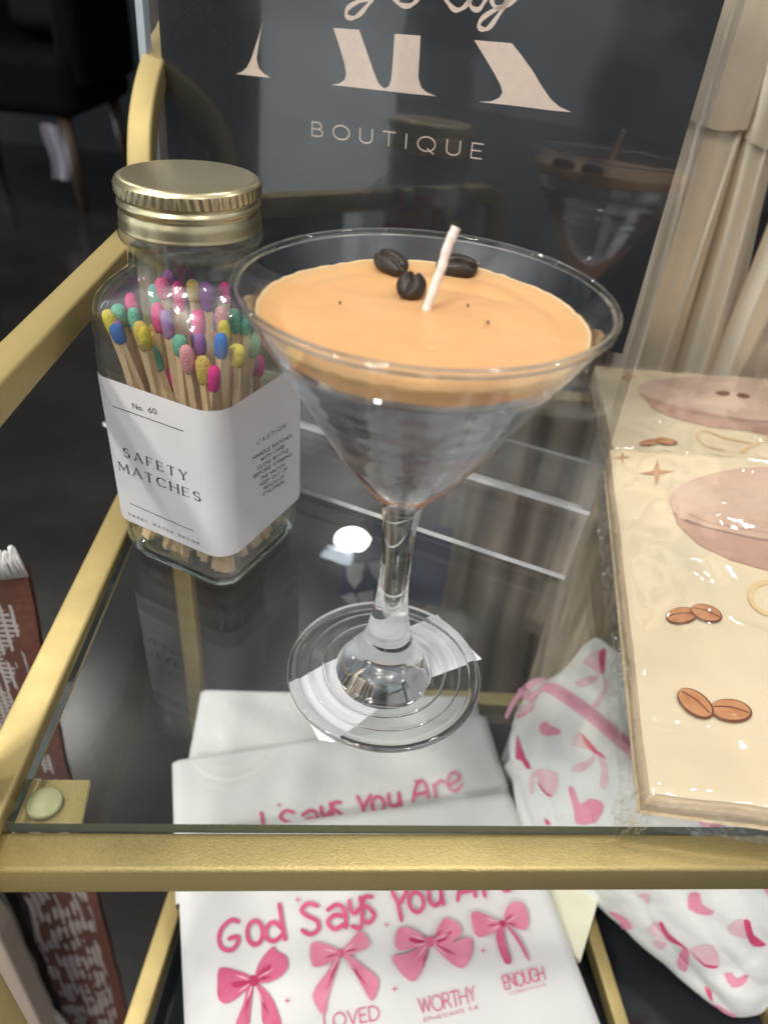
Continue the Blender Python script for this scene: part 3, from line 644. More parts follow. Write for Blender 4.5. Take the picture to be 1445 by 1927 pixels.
zs_ = [.082, .0845, .087, .0895, .092, .0940]+[.096+(ZG-.096)*k_/46 for k_ in range(47)]
prof += [(outer(z)+(.00013*nz((z*240, 3, 1), 1)+.00003*nz((z*900, 7, 1), 1) if z > .0945 else 0), z) for z in zs_]+[(0, ZG)]
mats = []
for (ra, za), (rb_, zb_) in zip(prof, prof[1:]):
    mats.append(1 if min(za, zb_) > .0955 else 2 if min(ra, rb_) >= .0180 and max(ra, rb_) < .0340 and max(za, zb_) < .005 else 0)
b = MB(); b.lathe(prof, 96, MC, mats=mats)
for rr_, tr_ in ((.0232, .00055), (.0290, .0004)):
    b.lathe([(rr_+tr_*math.cos(2*math.pi*k_/10), .0031+tr_*math.sin(2*math.pi*k_/10)) for k_ in range(11)], 110, MC, mat=3)
# wall of the bowl above the gel: outside and inside faces
wall_o = [(outer(z), z) for z in [ZG+(HR-.0012-ZG)*k/24 for k in range(25)]]
wall_i = [(outer(z)-.0016, z) for z in [HR-.0012-(HR-.0012-WZT+.0015)*k/5 for k in range(6)]]
b.lathe(wall_o, 96, MC, mat=2); b.lathe(wall_i, 96, MC, mat=2)
tor = [(RR-.0010+.00115*math.cos(a), HR-.0008+.00115*math.sin(a)) for a in [2*math.pi*k/14 for k in range(15)]]
b.lathe(tor, 128, MC, mat=3)
o = b.build('glass', [M['glass'], M['gel_streaks'], M['bowl'], M['rim']], mart, True)
# wax
def wax_top(x, y):
    r = math.hypot(x, y); R = outer(WZT)-.0018
    e = max(0, (r/R-.90)/.10)
    z = WZT-.0008+.0010*(r/R)**6+.0004*nz((x, y, .3), 90)+.0008*nz((x, y, .9), 28)-.0006*math.exp(-((r/R-.86)/.05)**2)
    z += .0012*math.exp(-((x-.0012)**2+(y-.033)**2)/(2*.003**2))*0
    # softened mound around the wick and a groove running to the right of it
    d = math.hypot(x-.0012, y-.0290)
    z += .0012*math.exp(-(d/.0035)**2)
    g = (y-.0265)+.35*(x-.003)
    if .003 < x < .026: z -= .0006*math.exp(-(g/.0016)**2)
    return z
b = MB(); NA, NR = 120, 34; Rw = outer(WZT)-.0017
def wx(u, v):
    a = 2*math.pi*u; r = Rw*v
    wob = 1+.010*nz((math.cos(a)*3, math.sin(a)*3, 1), 3)*v*v
    x = r*wob*math.cos(a); y = r*wob*math.sin(a); return MC+Vector((x, y, wax_top(x, y-.000)+(.0006*max(0, v-.96)/.04*(.5+nz((math.cos(a)*8, math.sin(a)*8, 5), 2)))))
b.grid(lambda u, v: wx(u, v*.982), NA, NR, 0, closed_u=True)
b.grid(lambda u, v: wx(u, .982+.018*v), NA, 3, 1, closed_u=True)
b.grid(lambda u, v: MC+Vector(((outer(WZT-(WZT-WZB)*v)-.0017-.0004*v)*math.cos(2*math.pi*u), (outer(WZT-(WZT-WZB)*v)-.0017-.0004*v)*math.sin(2*math.pi*u), wax_top(Rw*math.cos(2*math.pi*u), Rw*math.sin(2*math.pi*u))*(1-v)+(WZB+.0012*nz((math.cos(2*math.pi*u)*2, math.sin(2*math.pi*u)*2, 0), 2))*v)), NA, 8, 1, closed_u=True)
b.grid(lambda u, v: MC+Vector(((outer(WZB)-.0021)*(1-v)*math.cos(2*math.pi*u), (outer(WZB)-.0021)*(1-v)*math.sin(2*math.pi*u), WZB+.001*nz((math.cos(2*math.pi*u)*2, math.sin(2*math.pi*u)*2, 0), 2)*(1-v))), NA, 4, 0, closed_u=True)
# specks and shavings on the wax
for (x, y, l, an, mt) in ((918, 607, .0006, 0, 2), (880, 575, .0005, 0, 2), (640, 570, .0005, 0, 2), (907, 608, .0030, 1.3, 1), (893, 498, .0035, .8, 1), (815, 655, .0022, .1, 1)):
    q = on_z(x, y, WZT+.0004); d = Vector((math.cos(an), math.sin(an), .1))
    b.tube([q-d*l/2, q, q+d*l/2], .00022 if mt == 1 else .0005, 6, mt)
fix = b.build('wax', [M['wax'], M['wax_pale'], M['bean']], mart, True)
# dark slivers shaped as the beans' refracted images, low on the inner wall
for ang_, zz_, l in ((-1.98, .1300, .0060), (-1.92, .1265, .0068)):
    rr_ = outer(zz_)-.0022; bf = MB(); pts_ = []
    for k_ in range(9):
        a_ = ang_+(k_/8-.5)*l/rr_; pts_.append(MC+Vector((rr_*math.cos(a_), rr_*math.sin(a_), zz_-.0004*k_/8+.0002*math.sin(k_))))
    bf.tube(pts_, lambda t: .00015+.00065*math.sin(math.pi*min(1, max(0, t)))**.7, 10)
    bf.build('bean_refraction', M['bean'], mart, True)
wb = on_z(801, 575, WZT); tip = on_plane(858, 428, wb+Vector((.002, .002, 0)), Vector((0, 1, 0)))
b = MB()
pw = [wb+Vector((0, 0, -.003)), wb*.75+tip*.25+Vector((.0004, 0, 0)), (wb+tip)/2+Vector((.0003, 0, 0)), wb*.25+tip*.75-Vector((.0002, 0, 0)), tip]
pw = smooth_path(pw, 8)
b.tube(pw, lambda t: .00128+.00007*math.sin(38*t)+.00005*math.sin(91*t), 14); b.build('wick', M['wick'], mart, True)
# price sticker stuck under the foot
sp = [on_z(x, y, .0004) for x, y in ((545, 1288), (615, 1247), (822, 1157), (906, 1240), (770, 1290), (628, 1397), (600, 1392))]
b = MB(); b.add(sp+[p+Vector((0, 0, -.00018)) for p in sp], [tuple(range(7)), tuple(range(13, 6, -1))]+[(i, i+7, (i+1) % 7+7, (i+1) % 7) for i in range(7)])
fix_normals(b.build('sticker', M['sticker'], mart))

# coffee beans lying on the wax
def bean(px, ang, tilt, roll, ln, wd, ht, label):
    b = MB(); NU, NV = 40, 24
    def f(u, v):
        a = 2*math.pi*u; t = math.pi*v
        x = math.cos(t)*ln/2; rr = math.sin(t)**.85
        y = rr*math.cos(a)*wd/2*(1+.06*math.cos(t*2)); z = rr*math.sin(a)*ht/2
        z = z if z < 0 else z*.86
        # the crease along the flat side
        if z > 0:
            c = y-.00035*math.sin(x*900)
            z -= .0019*math.exp(-(c/.00055)**2)*min(1, rr*1.3); z += .0002*math.exp(-((abs(c)-.0013)/.0008)**2)
        k = .00022*nz((x, y, z), 700)+.00012*nz((x, y, z), 1500)
        return Vector((x, y, z+k))
    b.grid(f, NU, NV, closed_u=True)
    c = on_z(*px, WZT+.0002)+Vector((0, 0, ht*.22))
    Rm = Matrix.Rotation(ang, 4, 'Z') @ Matrix.Rotation(tilt, 4, 'Y') @ Matrix.Rotation(roll, 4, 'X')
    o = b.build('coffee_bean', M['bean'], None, True); o.matrix_world = Matrix.Translation(c) @ Rm
    tag(o, label, 'coffee bean', 'coffee beans on the wax'); fix_normals(o)
bean((735, 503), -.80, .10, .50, .0128, .0086, .0066, 'roasted coffee bean furthest left on the wax, lying tilted')
bean((773, 548), 1.45, -.25, .10, .0100, .0092, .0072, 'roasted coffee bean with cracked crease right beside the base of the wick')
bean((858, 510), -.12, .0, .75, .0130, .0084, .0068, 'roasted coffee bean half hidden behind the wick, towards the far rim')

# ================================================================== MATCH JAR
JC = Vector((-.0760, .2629, 0)); PHI = -.422; JA = .0299; JR = .0095
def rsq(a, r, n=12):
    P = []
    for k in range(4):
        c0, s0 = math.cos(k*math.pi/2), math.sin(k*math.pi/2)
        for j in range(n):
            t = math.pi/2*j/(n-1); x = a-r+r*math.cos(t); y = a-r+r*math.sin(t); P.append((x*c0-y*s0, x*s0+y*c0))
    cp, sp_ = math.cos(PHI), math.sin(PHI)
    return [(x*cp-y*sp_, x*sp_+y*cp) for x, y in P]
def loft(b, secs, mat=0, cap0=False, cap1=False):
    n = 48; P = []
    for z, a, r in secs: P += [JC+Vector((x, y, z)) for x, y in rsq(a, min(r, a*.9999))]
    F = [(j*n+i, j*n+(i+1) % n, (j+1)*n+(i+1) % n, (j+1)*n+i) for j in range(len(secs)-1) for i in range(n)]
    if cap0: F.append(tuple(range(n))[::-1])
    if cap1: F.append(tuple((len(secs)-1)*n+i for i in range(n)))
    b.add(P, F, mat)
jar = thing('match_jar', 'square clear glass jar of matches with a gold screw lid and white label', 'jar', JC)
b = MB()
body = [(.0036, .0276, .0098), (.0060, .0287, .0098), (.010, .0293, .0097), (.020, .0297, .0096), (.06, .0299, .0095), (.090, .0300, .0096), (.106, .0300, .0106), (.1130, .0298, .0122), (.1175, .0289, .0140), (.1210, .0273, .0175), (.1238, .0252, .0215), (.1258, .0234, .0228), (.1280, .0228, .0228), (.132, .0226, .0226), (.1345, .0227, .0227), (.1362, .0234, .0234), (.1378, .0246, .0246), (.1396, .0250, .0250), (.1412, .0245, .0245)]
loft(b, body, 0)
inner = [(z, a-.0019, max(.004, r-.0015)) for z, a, r in body[1:-3]]
inner = [(.0055, .0240, .0085), (.0062, .0265, .0085)]+inner[1:]
loft(b, inner, 0)
loft(b, [(.0006, .0225, .0090), (.0006, .0252, .0098), (.0016, .0267, .0099), (.0036, .0276, .0098), (.0046, .0262, .0092), (.0046, .0235, .0085)], 1, True, True)
o = b.build('glass_body', [M['jar'], M['jar_base']], jar, True); autosmooth(o, 1.0)
# lid
b = MB(); n = 220
def lidprof():
    return [(.0, .1576), (.0212, .1576), (.0226, .1574), (.0236, .1568), (.0241, .1559)]
b.lathe(lidprof(), n, JC)
P = []
for z in (.1559, .1552, .1530, .1521):
    for k in range(n):
        a = 2*math.pi*k/n; kn = math.sin(a*55)
        kn = 1 if kn > .25 else (-1 if kn < -.25 else kn*4)
        r = .0241+(.00040*kn if z in (.1552, .1530) else -.0001 if z == .1521 else 0); P.append(JC+Vector((r*math.cos(a), r*math.sin(a), z)))
b.add(P, [(j*n+k, (j+1)*n+k, (j+1)*n+(k+1) % n, j*n+(k+1) % n) for j in range(3) for k in range(n)])
b.lathe([(.0240, .1521), (.0233, .1517), (.0231, .1510), (.0234, .1503), (.0239, .1497), (.0240, .1490), (.0236, .1483), (.0232, .1478), (.0233, .1470), (.0238, .1460), (.0240, .1445), (.0240, .1428), (.0241, .1420), (.0243, .1416), (.0242, .1412), (.0236, .1412)], n, JC)
fix_normals(b.build('lid', M['lid'], jar, True))
# label
ZB, ZT = .0219, .0889
sec = rsq(JA+.0005, JR+.0005)
# wrap: from the far end of the left face round to the far end of the right face
idx = [(24+i) % 48 for i in range(48)]
def lab(u, v):
    # from past the left rear corner (k=2) round the front-left face, corner 3, right face and rear right corner
    f = u*24; i = int(min(23, f)); t = f-i; a = Vector(sec[(30+i) % 48]); c = Vector(sec[(30+i+1) % 48]); p = a*(1-t)+c*t
    sag = -.0012*math.exp(-((u-.55)/.08)**2)*0
    return JC+Vector((p.x, p.y, ZB+(ZT-ZB)*v+sag))
b = MB(); b.grid(lab, 64, 6)
o = b.build('label', M['paper'], jar, True); autosmooth(o, .9)
cp, sp_ = math.cos(PHI), math.sin(PHI)
loc = lambda x, y: Vector((x*cp-y*sp_, x*sp_+y*cp, 0))
Lp = Plane(JC+loc(0, -JA-.0005)+Vector((0, 0, 0)), loc(1, 0), (0, 0, 1), .00018)
Rp = Plane(JC+loc(JA+.0005, 0), loc(0, 1), (0, 0, 1), .00018)
LT = {'front': MB(), 'side': MB()}
def w2(text, A_, B2, pl, **k): write(LT['front' if pl is Lp else 'side'], text, pl.px(*A_), pl.px(*B2), pl, **k)
w2('No. 60', (252, 768), (296, 779), Lp, h=.0021, w=.15, track=.28)
LT['front'].stroke([Lp.px(214, 764), Lp.px(346, 811)], .00035, Lp)
w2('SAFETY', (235, 858), (353, 905), Lp, h=.0040, serif=True, track=.52)
w2('MATCHES', (226, 884), (378, 944), Lp, h=.0040, serif=True, track=.42)
LT['front'].stroke([Lp.px(246, 947), Lp.px(365, 999)], .00035, Lp)
w2('SWEET WATER DECOR', (243, 968), (376, 1025), Lp, h=.0011, w=.2, track=.75)
w2('CAUTION:', (484, 837), (541, 801), Rp, h=.0018, w=.14, track=.75)
for tx, A_, B2 in (('HANDLE MATCHES', (476, 865), (548, 822)), ('WITH CARE', (491, 868), (534, 842)), ('CLOSE BOTTLE', (484, 884), (542, 849)), ('BEFORE STRIKING', (477, 900), (548, 857)),
                   ('THE MATCH.', (490, 904), (536, 876)), ('KEEP OUT OF', (489, 915), (540, 884)), ('REACH OF', (496, 922), (534, 899)), ('CHILDREN.', (494, 933), (535, 908))):
    w2(tx, A_, B2, Rp, h=.00150, w=.17, track=.26)
LT['front'].build('lettering', M['ink'], o); LT['side'].build('caution_text', M['ink'], o)

# ------------------------------------------------------------------ matches in the jar
stick_m = MB(); stick_m.box((0, 0, .5), (.0031, .0028, 1.0))
head_m = MB()
hp = [(0, 0), (.0016, .0001), (.0021, .0010), (.0023, .0030), (.0024, .0058), (.0021, .0078), (.0014, .0090), (.0006, .0094), (0, .0095)]
head_m.lathe([(r*1.06, z-.0085) for r, z in hp], 18)
view_h = Vector((JC.x, JC.y, 0)).normalized()
first = {}
def match(kind, head, foot, label):
    d = head-foot; L = d.length; dn_ = d.normalized()
    t = bpy.data.objects.new('match', None); COL.objects.link(t); t.empty_display_size = .005
    t.location = foot; t.rotation_mode = 'QUATERNION'; t.rotation_quaternion = dn_.to_track_quat('Z', 'Y')
    tag(t, label, 'match', 'matches in the jar')
    if 'stick' not in first:
        s_ = stick_m.build('stick', M['wood_stick'], t, False, local=1); first['stick'] = s_
    else:
        s_ = first['stick'].copy(); COL.objects.link(s_); s_.parent = t
    s_.scale = (1, 1, L-.002)
    if kind not in first:
        h_ = head_m.build('head', M['head_'+kind], t, True, local=1); first[kind] = h_
    else:
        h_ = first[kind].copy(); COL.objects.link(h_); h_.parent = t
    h_.location = (0, 0, L); k_ = random.uniform(.88, 1.16); h_.scale = (k_, k_*random.uniform(.9, 1.1), random.uniform(.8, 1.2)); h_.rotation_euler = (0, 0, random.random()*6)
def clampj(p, lim):
    q = p-JC; x = q.x*cp+q.y*sp_; y = -q.x*sp_+q.y*cp; x = max(-lim, min(lim, x)); y = max(-lim, min(lim, y)); return JC+loc(x, y)+Vector((0, 0, p.z))
def at_depth(x, y, off): return on_plane(x, y, JC+view_h*off, view_h)
VIS = [('yellow', 236, 628, -.020, 'bright yellow match at the front left, lower than the green ones behind it'), ('blue', 193, 622, -.010, 'blue match pressed against the left wall of the jar'),
 ('yellow', 200, 588, -.004, 'small yellow match above the blue one at the left wall'), ('green', 221, 577, .002, 'green match left of its twin, near the left shoulder of the jar'), ('green', 250, 584, -.006, 'green match leaning just above the bright yellow one'),
 ('lilac', 216, 604, -.004, 'lilac match between the blue and the bright yellow match'), ('mustard', 260, 612, -.014, 'mustard match immediately right of the bright yellow one'),
 ('pink', 246, 556, .006, 'pink match highest on the left, under the shoulder highlight'), ('lilac', 312, 588, -.010, 'lilac match leaning left in the middle of the jar'), ('pink', 296, 575, -.006, 'pink match leaning left behind the lilac one'),
 ('pink', 334, 534, .000, 'tall pink match in the middle, under the neck'), ('mustard', 362, 530, -.002, 'tall mustard match under the neck between pink and purple'), ('purple', 388, 536, -.004, 'tall purple match under the neck, right of the mustard one'),
 ('hot pink', 424, 535, .004, 'tall magenta match under the neck, nearest the martini glass'), ('pink', 372, 588, -.016, 'pink match upright in front of the tall purple one'), ('purple', 376, 632, -.020, 'purple match in front, above the yellow one'),
 ('green', 338, 634, -.018, 'small green match behind the rose one at the front'), ('rose', 350, 655, -.022, 'rose coloured match at the front, beside the purple one'), ('blue', 416, 632, -.022, 'bright blue match at the front right'),
 ('mustard', 381, 675, -.0245, 'mustard match low at the front, beside the hot pink one'), ('hot pink', 404, 694, -.0270, 'hot pink match lowest at the front, just above the label'), ('yellow', 447, 652, -.018, 'yellow match right of the bright blue one'),
 ('green', 441, 585, -.008, 'green match at the right, left of its twin'), ('green', 462, 596, -.006, 'green match at the right wall behind the martini rim'), ('pink', 306, 526, .010, 'small pink match high at the back left'),
 ('purple', 318, 514, .014, 'purple match highest at the back'), ('green', 288, 540, .010, 'pale green match high at the back left'), ('rose', 417, 580, -.012, 'rose match above the bright blue one'),
 ('yellow', 421, 606, -.014, 'yellow match peeping out over the bright blue one'), ('green', 483, 630, -.006, 'green match low at the right wall')]
for kind, x, y, off, lb in VIS:
    h = at_depth(x, y, off); z = h.z; h = clampj(h, .0235); 
    f_ = JC+(h-JC)*random.uniform(.2, .75)-view_h*random.uniform(.002, .014)+Vector((random.uniform(-.007, .007), random.uniform(-.004, .004), 0)); f_.z = .0068
    f_ = clampj(f_, .0232); match(kind, h, f_, lb)
ks = list(HEADS)
lbl = {k: 'loose %s-headed wooden match among the others further back in the jar' % k for k in ks}
for i in range(46):
    kind = ks[i % len(ks)]
    a = random.random()*6.283; r = .021*math.sqrt(random.random())
    f_ = JC+Vector((r*math.cos(a), r*math.sin(a), .0068))
    h = JC+Vector((0, 0, random.uniform(.088, .100)))+Vector((r*1.05*math.cos(a+random.uniform(-.6, .6)), r*1.05*math.sin(a+random.uniform(-.6, .6)), 0))+view_h*.006
    if i % 5 < 3:   # most sticks end up splayed against the two front faces
        q_ = random.uniform(-.022, .022); e_ = random.uniform(.0200, .0235)
        f_ = JC+(loc(q_, -e_) if i % 2 else loc(e_, q_))+Vector((0, 0, .0068))
    match(kind, clampj(h, .022), clampj(f_, .0236), lbl[kind])

# ================================================================== SIGN
SY, ST, SO = -.36944, .03899, -.32503
SN = Vector((math.sin(SY)*math.cos(ST), -math.cos(SY)*math.cos(ST), math.sin(ST)))
su = Vector((math.cos(SY), math.sin(SY), 0)); sv = SN.cross(su); sv = -sv if sv.z < 0 else sv
s0 = SN*SO
sR = on_plane(1110, 965, s0, SN); sR.z = .0006; sL = sR-su*.262
sign = thing('sign_holder', 'tall clear acrylic sign holder with a dark boutique card, behind the martini glass', 'sign', (sR+sL)/2)
def slab(b, p, u, lu, v, lv, n, th, me=1, mf=0):
    P = [p, p+u*lu, p+u*lu+v*lv, p+v*lv]; Q = [q+n*th for q in P]
    b.add(P+Q, [(3, 2, 1, 0), (4, 5, 6, 7)], mf); b.add(P+Q, [(0, 1, 5, 4), (1, 2, 6, 5), (2, 3, 7, 6), (3, 0, 4, 7)], me)
HS = .30
b = MB(); slab(b, sL, su, .262, sv, HS, SN, -.0015); fix_normals(b.build('front_panel', [M['acrylic'], M['acrylic_edge']], sign))
b = MB(); slab(b, sL-SN*.0030, su, .262, sv, HS, SN, -.0015); fix_normals(b.build('back_panel', [M['acrylic'], M['acrylic_edge']], sign))
fdir_ = Vector((SN.x, SN.y, 0)).normalized(); zf = Vector((0, 0, 1))
b = MB(); slab(b, sL+fdir_*.0006+zf*.0002, su, .262, fdir_, .0556, zf, .0026); fix_normals(b.build('foot', [M['acrylic'], M['acrylic_edge']], sign))
b = MB(); slab(b, sL-fdir_*.0040+zf*.0002, su, .262, -fdir_, .045, zf, .0018); fix_normals(b.build('rear_foot', [M['acrylic'], M['acrylic_edge']], sign))
for sx_, nm in ((0, 'side_strip'), (1, 'side_strip')):
    b = MB(); p = sL+su*(0 if sx_ == 0 else .262-.0042)-SN*.0001; slab(b, p, su, .0042, sv, HS, SN, -.0044, 0, 0); fix_normals(b.build(nm, M['strip'] if sx_ == 0 else M['strip_clear'], sign))
SP = Plane(s0-SN*.0021, su, sv)
cL = SP.px(299, 20).x; cR = SP.px(1363, 0).x; cbot = SP.px(1150, 661).y; ctop = (sL-SP.o).dot(sv)+HS-.004
b = MB(); b.box(SP((cL+cR)/2, (cbot+ctop)/2), (cR-cL, ctop-cbot, .0006), (su, sv, SN)); card = b.build('printed_card', M['card'], sign)
CP = SP.lift(.00036)
b = MB()
zx = lambda P: [SP.px(300+x/1.806, y/1.806) for x, y in P]
def smooth2(P, n=5, closed=True):
    P = [Vector(p) for p in P]; m = len(P); out = []
    for i in range(m):
        a, c, d, e = P[(i-1) % m], P[i], P[(i+1) % m], P[(i+2) % m]
        for k in range(n):
            t = k/n; out.append(.5*((2*c)+(d-a)*t+(2*a-5*c+4*d-e)*t*t+(3*c-a-3*d+e)*t**3))
    return out
for P in ([(354, 70), (344, 120), (336, 170), (332, 200), (340, 232), (356, 250), (378, 264), (330, 259), (262, 251), (282, 244), (300, 228), (314, 200), (330, 150), (345, 105)],
          [(592, 95), (680, 101), (704, 170), (728, 240), (745, 282), (764, 301), (780, 294), (789, 270), (795, 200), (800, 115), (888, 121), (884, 200), (880, 262), (890, 296), (908, 313), (942, 327), (860, 319), (760, 308), (640, 294), (585, 288), (612, 284), (630, 272), (636, 252), (630, 215), (612, 155)],
          [(1070, 136), (1198, 147), (1232, 190), (1268, 240), (1300, 294), (1330, 337), (1360, 363), (1400, 381), (1330, 375), (1215, 360), (1085, 346), (1128, 344), (1155, 332), (1166, 314), (1160, 290), (1140, 252), (1108, 198)]):
    b.poly(zx(P), CP); b.build('large_letter', M['card_ink'], card); b = MB()
for st in ([(745, -40), (725, -5), (705, 22), (680, 50), (655, 62), (636, 52), (642, 28), (672, 8), (720, -8), (765, -30)], [(770, -30), (800, -5), (820, 16), (848, 20), (872, 5), (895, -30)],
           [(990, -60), (975, -10), (985, 14), (1008, 34), (1036, 24), (1060, -6), (1080, -40)], [(1062, -30), (1052, 0), (1062, 26), (1086, 32), (1108, 0), (1120, -30)],
           [(1140, -40), (1130, 0), (1142, 24), (1166, 24), (1188, -8), (1205, -40)], [(1205, -40), (1180, 8), (1150, 55), (1122, 92), (1100, 100), (1086, 88), (1098, 62), (1140, 34), (1190, 12), (1225, -20)]):
    sp2 = smooth_path([(*p, 0) for p in st], 5); q = zx([(p.x, p.y) for p in sp2])
    b.stroke(q, [.0012+.0007*abs(math.sin(i*.35)) for i in range(len(q))], CP)
b.build('script', M['card_ink'], card); b = MB()
write(b, 'BOUTIQUE', SP.px(588, 255), SP.px(906, 299), CP, h=(SP.px(588, 229)-SP.px(588, 255)).length, w=.085, track=.60)
b.build('lettering', M['card_ink'], card)

# ================================================================== SATIN HANGING BEHIND
def satin(name, label, pts_l, pts_r, Y, folds, z0=-.72, seed=0, hem=None, amp=.010, rolls=1, mat='satin'):
    """a hanging length of satin; left and right edges at depth Y"""
    xl = lambda z: pts_l[0]+(pts_l[1]-pts_l[0])*(z-.0)/.35; xr = lambda z: pts_r[0]+(pts_r[1]-pts_r[0])*(z)/.35
    t = thing(name, label, 'satin fabric', ((xl(0)+xr(0))/2, Y, z0), 'satin lengths hanging behind the cart')
    ztop = .42
    def f(u, v, dy=0):
        z = z0+(ztop-z0)*v; x = xl(z)+(xr(z)-xl(z))*u
        ph = 6.283*folds*u+seed+.6*nz((u*2, z*3, seed), 1.2)
        k = amp*math.sin(ph)+.25*amp*math.sin(2.1*ph+seed)+.004*nz((u*2+seed, z*6, 0), 1)
        edge = .006*(1-min(1, u/.12))+.006*(1-min(1, (1-u)/.12))
        bul = -.015*abs(math.sin(math.pi*max(.0001, min(.9999, u))*rolls))**.6
        # slack creases running down and across the cloth
        q1 = 1-abs(2*nz((u*1.5+z*1.6+seed, z*1.1+seed*2, seed), 1.0)); q2 = 1-abs(2*nz((u*2.6-z*2.2+seed, z*2.0, seed+5), 1.0))
        bul += -.011*max(0, q1)**2-.003*max(0, q2)**3+.006*nz((u*1.6, z*4+seed, 3), 1)
        return Vector((x+.004*nz((z*6, seed, u), 1), Y+k+edge+bul+dy, z))
    b = MB(); b.grid(f, 70, 200); b.grid(lambda u, v: f(u, v, .0016), 70, 200, flip=True); b.build('drape', M[mat], t, True)
    for zz, (u0, u1), hh in hem or []:
        c = MB(); vv = lambda z: (z-z0)/(ztop-z0)
        def g(u, v):
            p = f(u0+(u1-u0)*u, vv(zz+hh*v)); bulge = .006*math.sin(math.pi*min(1, v*1.15))**.5 if v < .87 else .002
            return p+Vector((0, -.0012-bulge*.28-.003*(1-v), -.004*math.sin(u*3)))
        c.grid(g, 30, 40); c.grid(lambda u, v: g(u, 0)+Vector((0, .006*v, .0012*v)), 30, 2); c.build('fold_over', M['satin'], t, True)
    return t
YS = .505
X = lambda x, y: on_y(x, y, YS)
xa0, xa1 = X(1060, 760).x-.06, X(1345, 150).x-.02
def lin(xp, yp, xq, yq, Y):   # edge through two pixels -> x at z=0 and z=.35
    p, q = on_y(xp, yp, Y), on_y(xq, yq, Y); k = (q.x-p.x)/(q.z-p.z); x0 = p.x-k*p.z; return (x0, x0+k*.35)
H = lambda x, y, Y: on_y(x, y, Y).z
satin('satin_drape', 'champagne satin length with a folded edge, right beside the sign', lin(1150, 700, 1290, 100, .52), lin(1268, 690, 1398, 235, .52), .52, .5, seed=1.2, hem=[(H(1350, 232, .50), (.12, .97), .19)], amp=.005)
satin('satin_drape', 'champagne satin length hanging in the middle of the three', lin(1262, 690, 1392, 235, .51), lin(1366, 690, 1478, 235, .51), .51, .5, seed=.6, hem=[(H(1420, 268, .485), (.04, .97), .16)], amp=.006)
satin('satin_drape', 'champagne satin length furthest right with a cuff low down', lin(1345, 690, 1437, 440, .495), lin(1490, 690, 1610, 440, .495), .495, .8, seed=4.4, hem=[(H(1430, 478, .475), (.03, .97), .10)], amp=.006)
satin('satin_drape', 'satin length hanging behind the cart, coloured dark for the shade under the glass shelf', lin(850, 900, 1010, 100, .56), lin(1190, 700, 1330, 100, .56), .56, .9, seed=1.0, amp=.008, rolls=4, mat='satin_shaded')
# clear bag hanging at the far right
p0 = on_y(1418, 700, .45); p1 = on_y(1450, 500, .45)
b = MB(); b.grid(lambda u, v: Vector((p0.x+(p1.x-p0.x)*v+.05*u+.002*math.sin(9*v), .45+.004*nz((u*4, v*9, 0), 1.5), .016+.12*v)), 12, 30)
tag(b.build('clear_bag', M['film_crumple'], None, True), 'strip of clear plastic bag standing in front of the satin, far right', 'plastic bag')
# navy fabric behind, below the shelf
nv = thing('navy_fabric', 'navy blue fabric with pale petal shapes, seen below the shelf behind the stem', 'fabric', on_y(720, 1120, .50))
c0 = on_y(640, 1120, .50); c1 = on_y(838, 1090, .50); ct = on_y(760, 985, .50).z
fnv = lambda x, y: Vector((x, .50+.004*math.sin(x*70), y))
b = MB(); b.grid(lambda u, v: fnv(c0.x+(c1.x-c0.x)*u, c0.z+(ct-c0.z)*v), 24, 16); b.grid(lambda u, v: fnv(c0.x+(c1.x-c0.x)*u, c0.z+(ct-c0.z)*v)+Vector((0, .003, 0)), 24, 16, flip=True)
fb = b.build('cloth', M['navy'], nv, True)
b = MB()
fz = lambda x, y: fnv(x, y)+Vector((0, -.0006, 0))
pq = lambda P: [((q := on_y(x, y, .50)).x, q.z) for x, y in P]
for P in ([(652, 1055), (686, 1055), (682, 1085), (668, 1102), (655, 1085)], [(695, 1055), (725, 1055), (728, 1088), (712, 1095), (700, 1078)], [(641, 1117), (664, 1109), (675, 1122), (672, 1140)], [(672, 1110), (704, 1108), (702, 1140), (684, 1142)], [(735, 1060), (770, 1050), (772, 1085), (745, 1090)]):
    b.poly(pq(P), fz, sub=.006)
b.build('petal_print', M['petal'], fb)

